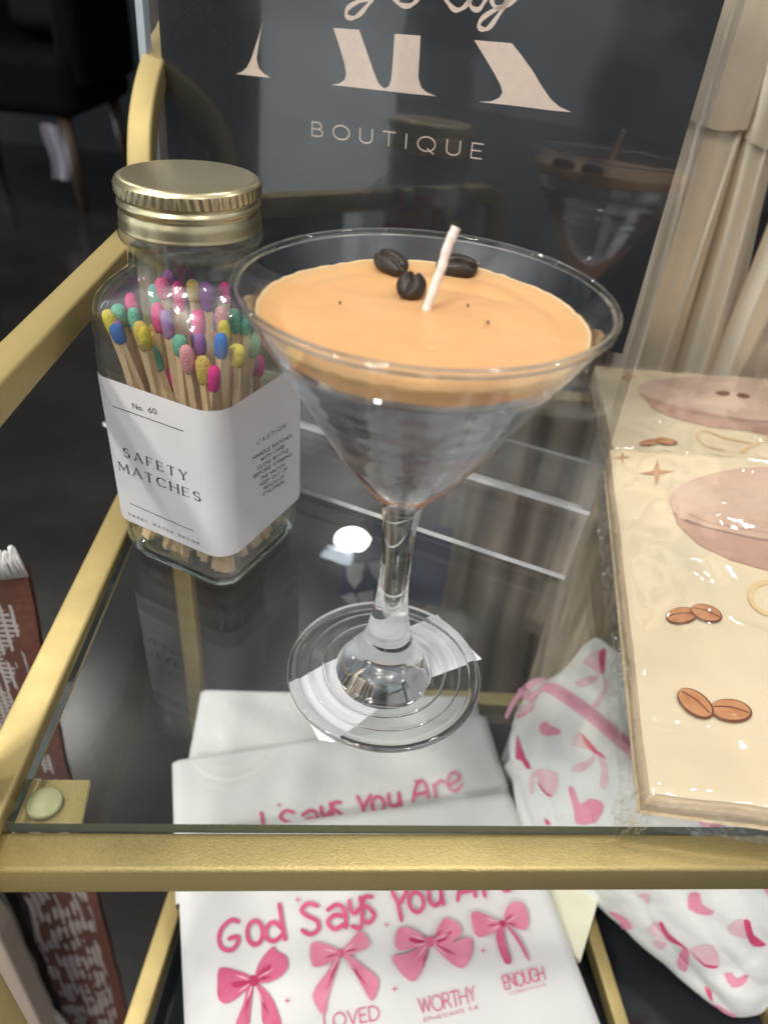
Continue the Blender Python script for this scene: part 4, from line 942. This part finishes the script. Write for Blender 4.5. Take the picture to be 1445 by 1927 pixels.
# ================================================================== NAPKIN PACKS
film_rng = random.Random(3)
def pack(name, label, TL, TR, BL, BR, th, deco, side_px=None):
    """corners of the top face (back-left, back-right, front-left, front-right) as points; th = thickness"""
    t = thing(name, label, 'napkin pack', (BL+BR)/2-Vector((0, 0, th)))
    u = (BR-BL); v = (TL-BL); n = u.cross(v).normalized()
    def S(a, c, d=0): 
        return BL+u*a+((TL-BL)*(1-a)+(TR-BR)*a)*c+n*(d+.0010*nz((a*3, c*4, 1), 1.5)+.0006*nz((a*9, c*11, 4), 1)-.0005*math.exp(-((c-.135-.01*a)/.006)**2)-.0004*math.exp(-((c-.098-.01*a)/.005)**2))
    b = MB(); b.grid(lambda a, c: S(a, c), 40, 50, 0)
    for fn in (lambda a, c: S(0, a)-n*(th*(1-c)), lambda a, c: S(1, 1-a)-n*(th*(1-c)), lambda a, c: S(a, 0)-n*(th*(1-c)), lambda a, c: S(1-a, 1)-n*(th*(1-c))):
        def fr(a, c, fn=fn):
            p = fn(a, c); k = .0016*(1-math.sin(math.pi*c))+.0005*nz((a*11, c*9, 0), 1.5); ctr = (BL+TR)/2; d = (p-ctr); d.z = 0; return p-d.normalized()*k
        b.grid(fr, 40, 14, 1)
    b.grid(lambda a, c: S(1-a, c)-n*th, 4, 4, 0)
    nap = b.build('napkins', [M['napkin'], M['napkin_side']], t, True); fix_normals(nap); autosmooth(nap, .9)
    pl = Plane(BL, u, v-u.normalized()*v.dot(u.normalized()))
    def on(x, y, d=.0005):  # plane coords -> lifted surface
        vv = y/(v.dot(pl.v)); a = (x-vv*v.dot(pl.u))/u.length; return S(a, vv, d)
    deco(nap, pl, on)
    # cellophane: a loose skin over the top, sides and a crimped end
    b = MB()
    def Fm(a, c):
        e = .020; aa = -e/u.length*1.0+a*(1+2*e/u.length); 
        p = S(min(1, max(0, aa)), min(1, max(0, c*1.06-.03)), .0010)
        if aa < 0: p += u.normalized()*(aa*u.length*.30)-n*(min(th, -aa*u.length*.95))
        if c < .03: p += -v.normalized()*((.03-c)*.25)-n*((.03-c)/.03*th*.8)
        q = .0016*nz((a*4, c*5, 2), 1.3)+.0018*abs(nz((a*9+c*5, c*11, 7), 1.2))+.0004*abs(nz((a*22, c*9, 3), 1.3))
        return p+n*(abs(q)+.0003)
    b.grid(Fm, 90, 110, 0)
    # loose crimped strip along the left edge and the front-left corner tuft
    def St(a, c):
        base = S(0, c, -.0008)
        wdt = (.006+.004*nz((c*6, 0, 3), 1.2))*(1.6 if c > .93 else 1)
        return base-u.normalized()*(.0012+wdt*a)-n*(.002*a+th*.35*a)+n*(.0022*nz((a*3, c*22, 1), 1.4)+.0030*abs(nz((a*4, c*26, 4), 1.2)))-u.normalized()*(.0025*abs(nz((a*3, c*20, 8), 1.2)))
    b.grid(St, 7, 150, 1)
    def Bt(a, c):
        base = S(a, 0, -.001)
        return base-v.normalized()*(.001+.005*c)-n*(th*.75*c)+n*(.0034*abs(nz((a*30, c*4, 5), 1.3)))-v.normalized()*(.002*abs(nz((a*36, c*3, 2), 1.2)))
    b.grid(Bt, 90, 8, 1)
    cr = S(0, 0, -.001)
    b.grid(lambda a, c: cr-u.normalized()*(.010*a)-v.normalized()*(.012*c)+n*(-th*.5*(a+c)/2+.007*nz((a*5, c*5, 9), 1.5)), 18, 18, 1)
    fo = b.build('cellophane_wrap', [M['film'], M['film_crumple']], t, True)
    for pgn in fo.data.polygons:
        if pgn.material_index == 1: pgn.use_smooth = False
    return t
def ell(cx, cy_, rx, ry, rot=0, n=28, a0=0, a1=360):
    r = math.radians(rot); return [(cx+rx*math.cos(t)*math.cos(r)-ry*math.sin(t)*math.sin(r), cy_+rx*math.cos(t)*math.sin(r)+ry*math.sin(t)*math.cos(r)) for t in [math.radians(a0+(a1-a0)*k/n) for k in range(n+(0 if a1-a0 == 360 else 1))]]
MATS = ['w_shade', 'w_mauve3', 'w_mauve', 'w_mauve2', 'w_line', 'w_bean', 'w_beand', 'w_star', 'w_gold']
def printer(nap, pl, on):
    b = MB(); lay = [0]
    def P(pts, m, sub=.006):
        lay[0] += 1; d = .0004+.00003*lay[0]
        b.poly([tuple(pl.px(x, y)) for x, y in pts], lambda x, y: on(x, y, d), MATS.index(m), sub)
    def Sk(pts, w_, m):
        lay[0] += 1; d = .0004+.00003*lay[0]
        q = [pl.px(p.x, p.y) for p in smooth_path([(*p, 0) for p in pts], 5)]; b.stroke(q, w_, lambda x, y: on(x, y, d), MATS.index(m))
    def beans(c1, c2):
        for (x, y, rx, ry, ro) in (c1, c2):
            P(ell(x, y, rx, ry, ro), 'w_beand'); P(ell(x-rx*.03, y-ry*.10, rx*.92, ry*.84, ro), 'w_bean')
            r = math.radians(ro); Sk([(x-rx*.8*math.cos(r), y-rx*.8*math.sin(r)-ry*.15), (x+ry*.12*math.sin(r), y-ry*.30), (x+rx*.8*math.cos(r), y+rx*.8*math.sin(r)-ry*.1)], .0006, 'w_beand')
    return b, P, Sk, beans
def deco1(nap, pl, on):
    b, P, Sk, beans = printer(nap, pl, on)
    P([(1256, 950), (1270, 990), (1310, 1030), (1370, 1062), (1445, 1085), (1560, 1100), (1640, 1050), (1690, 970), (1600, 1000), (1400, 1000)], 'w_mauve2')
    P(ell(1470, 962, 216, 70, 4), 'w_mauve'); P(ell(1480, 950, 178, 46, 3), 'w_mauve3')
    Sk([(1285, 985), (1330, 1003), (1400, 1022), (1480, 1035)], .0016, 'w_line')
    Sk([(1290, 975), (1330, 992), (1420, 1012), (1500, 1020)], .0009, 'w_mauve2')
    Sk([(1470, 1165), (1430, 1158), (1408, 1135), (1418, 1108), (1470, 1100)], .0022, 'w_gold')
    Sk([(1468, 1100), (1466, 1180), (1470, 1260)], .0040, 'w_shade')
    P(star_pts((1232, 893), 31, .22, .78), 'w_star', None); P(star_pts((1170, 862), 15, .25, .7), 'w_star', None); P(star_pts((1443, 912), 10, .25, .7), 'w_star', None)
    beans((1280, 1163, 30, 16, -5), (1325, 1160, 31, 16, 20)); beans((1372, 1343, 40, 22, 10), (1306, 1328, 40, 21, 38))
    b.build('print', [M[m] for m in MATS], nap, False)
def deco2(nap, pl, on):
    b, P, Sk, beans = printer(nap, pl, on)
    P([(1202, 742), (1225, 768), (1270, 790), (1330, 805), (1440, 818), (1560, 815), (1640, 780), (1660, 750), (1500, 760), (1300, 755)], 'w_mauve2')
    P(ell(1425, 752, 226, 38, 5), 'w_mauve'); P(ell(1440, 746, 170, 26, 5), 'w_mauve3'); Sk([(1297, 778), (1350, 788), (1440, 795), (1520, 795)], .0022, 'w_line')
    P(ell(1359, 741, 14, 4.5, 3), 'w_beand', None); P(ell(1397, 746, 13, 4.5, 10), 'w_beand', None)
    Sk([(1420, 836), (1370, 828), (1325, 812), (1312, 822), (1325, 838), (1360, 848)], .0018, 'w_gold'); Sk([(1420, 836), (1470, 822), (1510, 815)], .0020, 'w_gold'); Sk([(1420, 836), (1395, 852)], .0020, 'w_gold')
    P(star_pts((1180, 711), 20, .22, .55), 'w_star', None); P(star_pts((1140, 694), 9, .25, .6), 'w_star', None)
    beans((1222, 834, 20, 6, -4), (1252, 833, 21, 7, 9))
    b.build('print', [M[m] for m in MATS], nap, False)
T2 = .014
tl2 = on_z(1118, 688, T2); tr2 = on_z(1445, 716, T2); tr2 = tl2+(tr2-tl2).normalized()*.165
bl2 = on_z(1152, 838, T2); v2 = (bl2-tl2).normalized(); bl2 = tl2+v2*.20; br2 = tr2+v2*.20
pack('napkin_pack', 'cream napkin pack in cellophane lying further back, partly under the other pack', tl2, tr2, bl2, br2, T2-.0006, deco2)
tl1 = on_z(1148, 846, .0295); tr1 = on_z(1445, 868, .0295); tr1 = tl1+(tr1-tl1).normalized()*.165
bl1 = on_z(1222, 1492, .0150); br1 = on_z(1445, 1522, .0150); br1 = bl1+(br1-bl1).normalized()*.155
pack('napkin_pack', 'cream napkin pack in crinkled cellophane at the front right edge of the shelf', tl1, tr1, bl1, br1, .0135, deco1)

# ================================================================== TOWELS ON THE LOWER DECK
def towel(label, c, zb_, zf_, seed, th=.006):
    """c: back-left, back-right, front-right, front-left pixels; back edge at height zb_, front at zf_"""
    BLp, BRp, FRp, FLp = on_z(*c[0], zb_), on_z(*c[1], zb_), on_z(*c[2], zf_), on_z(*c[3], zf_)
    t = thing('folded_towel', label, 'towel', (FLp+FRp)/2-Vector((0, 0, .012)), 'folded towels on the lower shelf')
    nrm = (FRp-FLp).cross(BLp-FLp).normalized()
    bumpf = lambda p: .0016*nz((p.x, p.y, seed), 16)+.0022*nz((p.x, p.y, seed+3), 7)
    def S(u, v, d=0):
        p = (FLp*(1-u)+FRp*u)*(1-v)+(BLp*(1-u)+BRp*u)*v
        rnd = .0035*(max(0, 1-min(v, 1-v, 1e9)/.03)**2)*0
        ed = min(u, 1-u); e2 = 1-v
        rnd = -.004*max(0, 1-ed/.025)**2-.004*max(0, 1-e2/.03)**2
        return p+nrm*(d+bumpf(p)+rnd)
    b = MB(); b.grid(lambda u, v: S(u, v), 60, 50)
    lo = .010
    b.grid(lambda u, v: S(u, 1)+Vector((0, -.0015*math.sin(3.1*v), -lo*v)), 60, 4, flip=True)
    b.grid(lambda u, v: S(0, u)+Vector((0, 0, -lo*v)), 50, 4); b.grid(lambda u, v: S(1, u)+Vector((0, 0, -lo*v)), 50, 4, flip=True)
    o = b.build('cloth', M['towel'], t, True)
    P = Plane(FLp, FRp-FLp, (BLp-FLp)-(FRp-FLp).normalized()*((BLp-FLp).dot((FRp-FLp).normalized()))); 
    on = lambda x, y, d=.0006: (lambda p: p+nrm*(d+bumpf(p)))(P.o+P.u*x+P.v*y)
    # hem seam near the border
    return t, o, P, on
t1 = towel('blank white folded towel at the back of the pile, under the martini foot', ((378, 1293), (897, 1308), (935, 1480), (340, 1500)), -.218, -.232, 1)
t2_ = towel('white towel in the middle of the pile, pink words cut off by the front towel', ((323, 1428), (915, 1340), (1010, 1640), (330, 1700)), -.212, -.234, 2)
t3_ = towel('white towel nearest the front, printed with pink words and four bows', ((330, 1572), (962, 1488), (1165, 2010), (350, 2020)), -.204, -.236, 3)
TXT = [  # handwriting traced at 1.806x from (300, 1640)
 [(268, 170), (245, 165), (215, 190), (203, 225), (212, 258), (240, 268), (262, 250), (268, 222), (238, 228)], ell(325, 208, 26, 40, 0, 20)+[(351, 208)],
 [(418, 195), (390, 172), (365, 190), (366, 226), (392, 236), (420, 212)], [(408, 112), (416, 170), (427, 230)],
 [(536, 116), (505, 108), (482, 132), (505, 152), (536, 168), (540, 196), (512, 214), (486, 200)],
 [(572, 130), (604, 112), (630, 134), (634, 190)], [(630, 152), (596, 148), (572, 170), (594, 196), (632, 176)],
 [(645, 100), (650, 130), (664, 142), (682, 122)], [(682, 88), (690, 150), (682, 192), (656, 186)],
 [(722, 86), (698, 86), (690, 110), (714, 126), (730, 150), (712, 174), (690, 164)],
 [(790, 66), (812, 112)], [(842, 62), (822, 100), (812, 112), (822, 165)], ell(872, 104, 24, 34, -8, 18)+[(896, 104)],
 [(914, 62), (918, 100), (936, 116), (956, 98), (954, 58)], [(955, 66), (964, 112)],
 [(1012, 98), (1022, 40), (1042, 12), (1062, 34), (1072, 84)], [(1015, 74), (1070, 62)], [(1092, 30), (1104, 84)], [(1098, 44), (1120, 18), (1138, 24)],
 [(1150, 40), (1196, 16), (1182, -16), (1156, 0), (1154, 44), (1180, 66), (1208, 40)]]
def zp(p): return (300+p[0]/1.806, 1640+p[1]/1.806)
def ink_on(tw, strokes, wpx, polys=(), words=()):
    t, o, P, on = tw; b = MB()
    for s_ in strokes:
        q = smooth_path([(*p, 0) for p in s_], 4); q = [P.px(p.x, p.y) for p in q]; b.stroke(q, wpx, lambda x, y: on(x, y), 0)
    for k, (pts, m) in enumerate(polys): b.poly([tuple(P.px(x, y)) for x, y in pts], lambda x, y: on(x, y, .0006+.00008*m+.00002*k), m, .005)
    for (tx, A_, B2, h_, w_, tr) in words: write(b, tx, P.px(*A_), P.px(*B2), on, h=h_, w=w_, track=tr, jitter=.05)
    b.build('print', [M['pinkink'], M['pinkbow'], M['pinkbow2'], M['pinkdark'], M['pinkwash']], o)
def m32(p): x, y = p; return (492+(x-526)*.852, 1530+(y-1701)*.80-(x-526)*.050)
st2 = [(482, 1516+0), (982, 430)]
ink_on(t2_, [[m32(zp(p)) for p in s_] for s_ in TXT], .0021, [(star_pts((525, 1516), 6), 0), (star_pts((782, 1470), 7), 0)])
B = lambda pts, m=1: ([zp(p) for p in smooth2(pts, 3)], m)
bows = [B([(315, 360), (260, 335), (205, 328), (198, 380), (200, 430), (225, 450), (265, 430), (300, 395)]), B([(325, 355), (345, 300), (385, 255), (400, 270), (432, 290), (435, 330), (400, 365), (345, 380)]),
        B([(302, 385), (285, 450), (258, 530), (300, 535), (312, 450), (318, 395)]), B([(330, 385), (345, 430), (355, 530), (415, 535), (388, 440), (345, 388)]), B(ell(320, 372, 20, 19), 3), B([(245, 380), (290, 372), (300, 385), (260, 395)], 3), B([(345, 355), (372, 318), (380, 325), (352, 366)], 3),
        B([(610, 270), (560, 245), (515, 245), (520, 320), (560, 318), (600, 295)], 2), B([(625, 265), (650, 235), (685, 200), (715, 250), (680, 270), (640, 285)], 2), B([(600, 290), (570, 340), (520, 420), (560, 490), (575, 420), (612, 300)], 2), B([(625, 290), (660, 340), (700, 410), (725, 440), (745, 370), (690, 320), (645, 285)], 2), B(ell(617, 278, 15, 14), 1),
        B([(910, 235), (860, 195), (810, 195), (800, 250), (820, 270), (860, 262), (905, 250)], 2), B([(930, 230), (950, 180), (975, 158), (1020, 185), (1020, 220), (980, 245), (935, 250)], 2), B([(905, 250), (840, 280), (790, 290), (815, 340), (860, 375), (890, 340), (905, 290)], 2), B([(935, 250), (975, 300), (1030, 330), (1060, 280), (1055, 225), (1000, 240)], 2), B(ell(918, 240, 19, 18), 1), B([(850, 225), (900, 236), (895, 246), (855, 240)], 3), B([(945, 235), (985, 205), (990, 212), (950, 245)], 3),
        B([(1155, 175), (1100, 145), (1058, 140), (1065, 200), (1085, 225), (1130, 210), (1160, 185)], 2), B([(1170, 165), (1180, 120), (1220, 102), (1245, 130), (1252, 175), (1240, 200), (1200, 190)], 2), B([(1150, 190), (1142, 230), (1170, 310), (1195, 308), (1175, 250), (1165, 190)], 1), B([(1175, 185), (1215, 240), (1248, 300), (1256, 298), (1222, 230), (1185, 185)], 1), B(ell(1163, 178, 12, 12), 3)]
for (cx_, cy_), rays in (((320, 372), ((-62, -20), (-75, 12), (-55, 42), (48, -58), (74, -44), (62, -14), (-22, 70), (-30, 110), (38, 80), (52, 120))), ((617, 278), ((-62, -14), (-58, 16), (48, -34), (62, -16), (-40, 70), (-52, 130), (50, 62), (92, 118))), ((918, 240), ((-66, -22), (-72, -2), (-58, 16), (46, -44), (70, -28), (62, -8), (-50, 62), (-26, 92), (60, 48), (96, 50))), ((1163, 178), ((-58, -18), (-56, 10), (-40, 26), (36, -34), (56, -26), (52, 4)))):
    for k_, (dx, dy) in enumerate(rays):
        L_ = math.hypot(dx, dy); nx, ny = -dy/L_*3.2, dx/L_*3.2
        bows.append(([zp((cx_+dx*.22+nx*.3, cy_+dy*.22+ny*.3)), zp((cx_+dx*.6+nx, cy_+dy*.6+ny)), zp((cx_+dx, cy_+dy)), zp((cx_+dx*.6-nx, cy_+dy*.6-ny)), zp((cx_+dx*.22-nx*.3, cy_+dy*.22-ny*.3))], 3 if k_ % 2 else 4))
stars = [(star_pts(zp(c), 7, .25), 0) for c in ((470, 97), (770, 182), (798, 400), (435, 440), (1097, 270))]
Z = zp
ink_on(t3_, [[zp(p) for p in s_] for s_ in TXT], .0023, bows+stars,
       [('LOVED', Z((562, 535)), Z((748, 505)), .0062, .10, .18), ('WORTHY', Z((886, 484)), Z((1078, 440)), .0068, .09, .10), ('ENOUGH', Z((1174, 402)), Z((1310, 366)), .0062, .11, .08),
        ('EPHESIANS 5:8', Z((900, 512)), Z((1082, 466)), .0016, .16, .3), ('CORINTHIANS', Z((1192, 420)), Z((1312, 388)), .0013, .16, .3)])
cp4 = [on_z(x, y, -.233) for x, y in ((1020, 1640), (1128, 1665), (1122, 1705), (1092, 1808), (1030, 1760))]
b = MB(); b.add(cp4+[p+Vector((0, 0, -.004)) for p in cp4], [tuple(range(5))[::-1], tuple(range(5, 10))]+[(i, (i+1) % 5, (i+1) % 5+5, i+5) for i in range(5)])
tag(fix_normals(b.build('cream_card', M['cream'])), 'pale cream card sticking out from under the front towel', 'card')

# ================================================================== POUCH
pz = thing('zip_pouch', 'white quilted zip pouch printed with pink bows and hearts, on the lower shelf', 'pouch', on_z(1200, 1700, LZ))
k = lambda x, y, z: on_z(x, y, z)
A1 = k(985, 1318, -.150); A2 = k(1020, 1292, -.146); A3 = k(1085, 1330, -.145); A4 = k(1165, 1395, -.146); A5 = k(1300, 1520, -.150); A6 = k(1420, 1640, -.165); A7 = k(1500, 1740, -.19)
C1 = k(966, 1420, -.200); C2 = k(985, 1560, -.222); C3 = k(1040, 1640, -.236); C4 = k(1110, 1690, -.243); C5 = k(1220, 1785, -.248); C6 = k(1390, 1912, -.250); C7 = k(1480, 1860, -.245)
top = smooth_path([A1, A2, A3, A4, A5, A6, A7], 8); bot = smooth_path([C1, C2, C3, C4, C5, C6, C7], 8)
pick = lambda L_, u: (lambda f: L_[int(f)]*(1-f+int(f))+L_[min(len(L_)-1, int(f)+1)]*(f-int(f)))(min(len(L_)-1.0001, u*(len(L_)-1)))
pn = (A5-A2).cross(C5-A2).normalized(); pn = pn if pn.dot(EYE-A5) > 0 else -pn
def PF(u, v, d=0):
    p = pick(top, u)*(1-v)+pick(bot, u)*v
    bul = .016*math.sin(math.pi*min(1, max(0, v)))**.7*(.35+.65*math.sin(math.pi*min(1, u*.9+.05)))
    q = .0040*abs(math.sin(math.pi*(u*6+v*1.8)))**.35*abs(math.sin(math.pi*(u*-4.2+v*2.6)))**.35
    return p+pn*(bul+d+.0018*nz((u*6, v*6, 2), 1.3)+q*.7)
b = MB(); b.grid(lambda u, v: PF(u, v), 90, 50)
D1 = k(1040, 1286, -.148); D2 = k(1075, 1240, -.150); D3 = k(1108, 1205, -.158); D4 = k(1150, 1218, -.160); D5 = k(1260, 1300, -.165); D6 = k(1420, 1450, -.17); D7 = k(1560, 1600, -.19)
bk = smooth_path([A1+Vector((0, .002, 0)), D1, D3, D4, D5, D6, D7], 8)
def PB(u, v):
    p = pick(top, u)*(1-v)+pick(bk, u)*v; return p+Vector((0, 0, .006*math.sin(math.pi*v)))+Vector((0, 0, .0012*nz((u*7, v*5, 8), 1.4)))
b.grid(PB, 90, 24, flip=True)
dn2 = Vector((.0, .012, -.11))
b.grid(lambda u, v: (lambda p: p+Vector((0, .010*math.sin(math.pi*v*.5), (-.248-p.z)*v)))(pick(bk, u)), 90, 14, flip=True)
b.grid(lambda u, v: PF(1, v)*(1-u)+(pick(bk, 1)*(1-v)+Vector((pick(bk, 1).x, pick(bk, 1).y, -.248))*v)*u, 12, 14, flip=True)
b.grid(lambda u, v: (pick(bot, v)*(1-u)+Vector((pick(bk, v).x, pick(bk, v).y+.01, -.249))*u), 8, 60, flip=True)
pb = b.build('body', M['pouch'], pz, True)
b = MB()
zpth = [pick(top, u/60)+Vector((0, .001, .0012)) for u in range(61)]
b.sweep(rrect(.0105, .0014, .0006), zpth); zo = b.build('zip', M['zip'], pz, True)
b = MB(); 
for i in range(0, 240):
    p = pick(top, i/240*.999)+Vector((0, .001, .0023)); tt = (pick(top, min(.999, i/240+.01))-pick(top, max(0, i/240-.01))).normalized(); sd = tt.cross(Vector((0, 0, 1))).normalized()
    b.box(p, (.0042, .0006, .0008), (sd, tt, sd.cross(tt)))
b.build('zip_teeth', M['zip'], zo)
pl0 = k(978, 1305, -.147); pl1 = k(952, 1352, -.158)
b = MB(); b.tube([pl0+Vector((.004, 0, .001)), pl0, pl0*.5+pl1*.5+Vector((-.001, 0, 0)), pl1], lambda t: .0022-.0008*t, 10); b.lathe([(.0006, -.0012), (.0032, -.0012), (.0036, 0), (.0032, .0012), (.0006, .0012)], 16, pl0+Vector((.002, 0, .0015)))
b.build('zip_pull', M['zip'], zo, True)
# bows and hearts printed on the cloth: outlines in the photo's pixels, dropped onto the bulging front
def uv_front(x, y, PF=None, PFG=None):
    PF = PF or globals()['PF']; PFG = PFG or globals()['PFG']
    # invert PF by a coarse search
    d = ray(x, y).normalized(); best = None
    for i, j, p in PFG:
        q = (p-EYE); e = (q-d*q.dot(d)).length
        if best is None or e < best[0]: best = (e, i, j)
    u, v = best[1], best[2]; st_ = .012
    for _ in range(14):
        for du, dv in ((st_, 0), (-st_, 0), (0, st_), (0, -st_)):
            q = PF(u+du, v+dv)-EYE; e = (q-d*q.dot(d)).length
            if e < best[0] and 0 <= u+du <= 1 and 0 <= v+dv <= 1: best = (e, u+du, v+dv)
        if (best[1], best[2]) == (u, v): st_ *= .5
        u, v = best[1], best[2]
    return (u, v)
PFG = [(i/40, j/20, PF(i/40, j/20)) for i in range(41) for j in range(21)]
qz = lambda x, y: (945+x/2.89, 1100+y/2.89)       # traced from the enlarged upper view
rz = lambda x, y: (1000+x/3.247, 1640+y/3.247)    # and from the lower one
heart = lambda P: P
shapes = [
 ([qz(*p) for p in ((205, 770), (225, 745), (250, 745), (265, 765), (300, 780), (322, 795), (310, 812), (260, 818), (215, 812))], 1),
 ([qz(*p) for p in ((360, 1105), (390, 1105), (425, 1190), (470, 1165), (520, 1168), (555, 1200), (535, 1255), (500, 1295), (405, 1300), (395, 1230))], 1),
 ([qz(*p) for p in ((385, 870), (400, 815), (430, 800), (465, 850), (510, 905), (450, 890))], 0), ([qz(*p) for p in ((430, 800), (470, 840), (525, 905), (575, 945), (505, 915), (455, 865))], 2),
 ([qz(*p) for p in ((505, 915), (470, 950), (400, 975), (378, 1015), (440, 1018), (500, 960))], 0), ([qz(*p) for p in ((515, 920), (560, 960), (580, 1050), (560, 1110), (530, 1090), (540, 1000))], 0),
 ([qz(*p) for p in ((85, 810), (105, 880), (135, 950), (160, 1000), (130, 990), (105, 950), (75, 940))], 2), ([qz(*p) for p in ((165, 1015), (220, 1000), (300, 1020), (300, 1090), (278, 1145), (230, 1110), (195, 1060))], 0), ([qz(*p) for p in ((190, 1060), (240, 1120), (280, 1148), (250, 1145), (215, 1110))], 2), ([qz(*p) for p in ((165, 1020), (175, 1070), (165, 1140), (145, 1100), (150, 1050))], 0),
 ([qz(*p) for p in ((80, 690), (100, 660), (140, 645), (185, 655), (160, 680), (110, 715), (85, 725))], 0), ([qz(*p) for p in ((85, 710), (130, 690), (170, 660), (150, 695), (90, 728))], 1), ([qz(*p) for p in ((235, 1265), (270, 1300), (240, 1300))], 2),
 ([rz(*p) for p in ((712, 365), (730, 325), (780, 308), (830, 370), (880, 435), (800, 415))], 0), ([rz(*p) for p in ((780, 308), (805, 310), (845, 380), (960, 470), (900, 445), (835, 405))], 2), ([rz(*p) for p in ((975, 480), (1020, 450), (1110, 445), (1150, 550), (1130, 580), (1060, 560))], 0), ([rz(*p) for p in ((965, 475), (1060, 560), (1140, 570), (1130, 585), (1060, 575))], 2), ([rz(*p) for p in ((925, 465), (965, 480), (955, 590), (930, 608), (890, 560))], 1), ([rz(*p) for p in ((740, 425), (830, 430), (800, 475), (770, 470))], 0),
 ([rz(*p) for p in ((970, 130), (1030, 130), (1040, 195), (1110, 235), (1105, 255), (1060, 262), (960, 225))], 1), ([rz(*p) for p in ((1180, 620), (1225, 615), (1255, 650), (1320, 625), (1320, 655), (1290, 690), (1225, 702))], 1),
 ([rz(*p) for p in ((470, 240), (560, 270), (620, 340), (590, 345), (540, 300))], 1), ([rz(*p) for p in ((1198, 350), (1240, 300), (1300, 290), (1340, 400), (1250, 390))], 0), ([rz(*p) for p in ((1300, 290), (1340, 300), (1360, 380), (1440, 440), (1360, 450), (1320, 390))], 2), ([rz(*p) for p in ((650, 140), (720, 135), (715, 210), (700, 180))], 0), ([rz(*p) for p in ((1060, 695), (1095, 720), (1110, 790), (1080, 750))], 2), ([rz(*p) for p in ((1090, 780), (1200, 850), (1250, 870), (1240, 885), (1180, 860))], 1)]
b = MB(); bl_ = MB(); HEARTS = (0, 1, 19, 20)
for i, (P, m) in enumerate(shapes):
    q = [uv_front(x, y) for x, y in smooth2(P, 2)]
    bh = MB(); (bh if i in HEARTS else b if i < 13 else bl_).poly(q, lambda u, v: PF(u, v, .0006+.0002*m+.00001*i), m, .02)
    if i in HEARTS: bh.build('heart_print', [M['p_pale'], M['p_mid'], M['p_red']], pb)
b.build('bow_print', [M['p_pale'], M['p_mid'], M['p_red']], pb); bl_.build('bow_print', [M['p_pale'], M['p_mid'], M['p_red']], pb)
# bow on the rear panel above the zip
b = MB(); PBF = lambda u, v, d=0: PB(u, v)+Vector((0, -.0002, .0006+d)); PBG = [(i/60, j/16, PBF(i/60, j/16)) for i in range(41) for j in range(17)]
for P, m in ((((435, 420), (480, 375), (540, 360), (545, 440), (530, 490), (480, 450)), 0), (((525, 370), (560, 350), (555, 430), (545, 490), (530, 460)), 2), (((520, 490), (440, 510), (390, 530), (430, 560), (500, 530)), 0), (((550, 500), (580, 560), (510, 670), (490, 650), (550, 570)), 0), (((200, 530), (280, 440), (300, 460), (240, 530)), 0)):
    q = [uv_front(*qz(*p), PBF, PBG) for p in smooth2(P, 2)]
    b.poly(q, lambda u, v: PBF(u, v, .0002*m), m, .02)
b.build('bow_print', [M['p_pale'], M['p_mid'], M['p_red']], pb)

# ================================================================== WOVEN TEXTILES AT THE LEFT
YT = .30
tx = thing('woven_throw', 'rust brown woven throw with white weave pattern and white fringe, hanging beside the cart', 'throw', on_y(140, 1800, YT))
e_top = on_y(50, 1075, YT); e_bot = on_y(232, 1900, YT); l_top = on_y(-60, 1085, YT)
zb2 = e_bot.z-.10
def thr(u, v, d=0):
    z = e_top.z+(zb2-e_top.z)*v; xr = e_top.x+(e_bot.x-e_top.x)*((z-e_top.z)/(e_bot.z-e_top.z))
    x = xr-.115*(1-u); return Vector((x, YT+.004*math.sin(u*7+z*8)+.003*nz((u*5, z*20, 0), 1)+d, z))
b = MB(); b.grid(lambda u, v: thr(.44+.47*u, v), 24, 90, 0); b.grid(lambda u, v: thr(.91+.09*u, v), 6, 90, 1); b.grid(lambda u, v: thr(.44+.56*u, v, .004), 24, 40, 1, flip=True); b.build('cloth', [M['weave'], M['weave2']], tx, True)
b = MB()
for i in range(46):
    p = thr(.30+.70*i/45, 0)+Vector((0, -.001, 0)); h_ = .016+.004*random.random()
    b.tube([p-Vector((0, 0, .003)), p+Vector((random.uniform(-.001, .001), -.002, h_*.5)), p+Vector((random.uniform(-.003, .003), -.001, h_))], .0011, 5)
b.build('fringe', M['fringe'], tx, True)
kn = thing('knit_throw', 'cream knitted throw hanging left of the rust brown woven one', 'throw', on_y(20, 1800, YT))
b = MB(); b.grid(lambda u, v: thr(-.35+.62*u, v*.62+.02, -.006)+Vector((0, .004*math.sin(u*20), 0)), 30, 60, 0); b.grid(lambda u, v: thr(-.35+.62*u, .64+v*.36, -.006), 30, 30, 1); b.grid(lambda u, v: thr(-.35+.62*u, v*.98+.02, .001), 10, 30, 0, flip=True)
b.build('cloth', [M['knit'], M['weave']], kn, True)
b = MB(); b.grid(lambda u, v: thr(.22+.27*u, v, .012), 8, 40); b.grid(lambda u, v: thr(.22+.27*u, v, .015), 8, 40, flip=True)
tag(b.build('gap_shade_sheet', M['black'], None, True), 'narrow dark sheet standing for the shade in the gap between the two throws', 'cloth')  # dark sheet put in for the shade between the throws
q = [on_y(x, y, .25) for x, y in ((-60, 1690), (0, 1765), (80, 1935), (140, 2080), (-60, 2080))]
b = MB(); b.add(q+[p+Vector((0, .02, 0)) for p in q], [tuple(range(5)), tuple(range(5, 10))[::-1]]+[(i, i+5, (i+1) % 5+5, (i+1) % 5) for i in range(5)])
tag(bevel(fix_normals(b.build('beige_board', M['beige'])), .002, 2), 'flat beige board leaning in front of the knitted throw, bottom left', 'board')
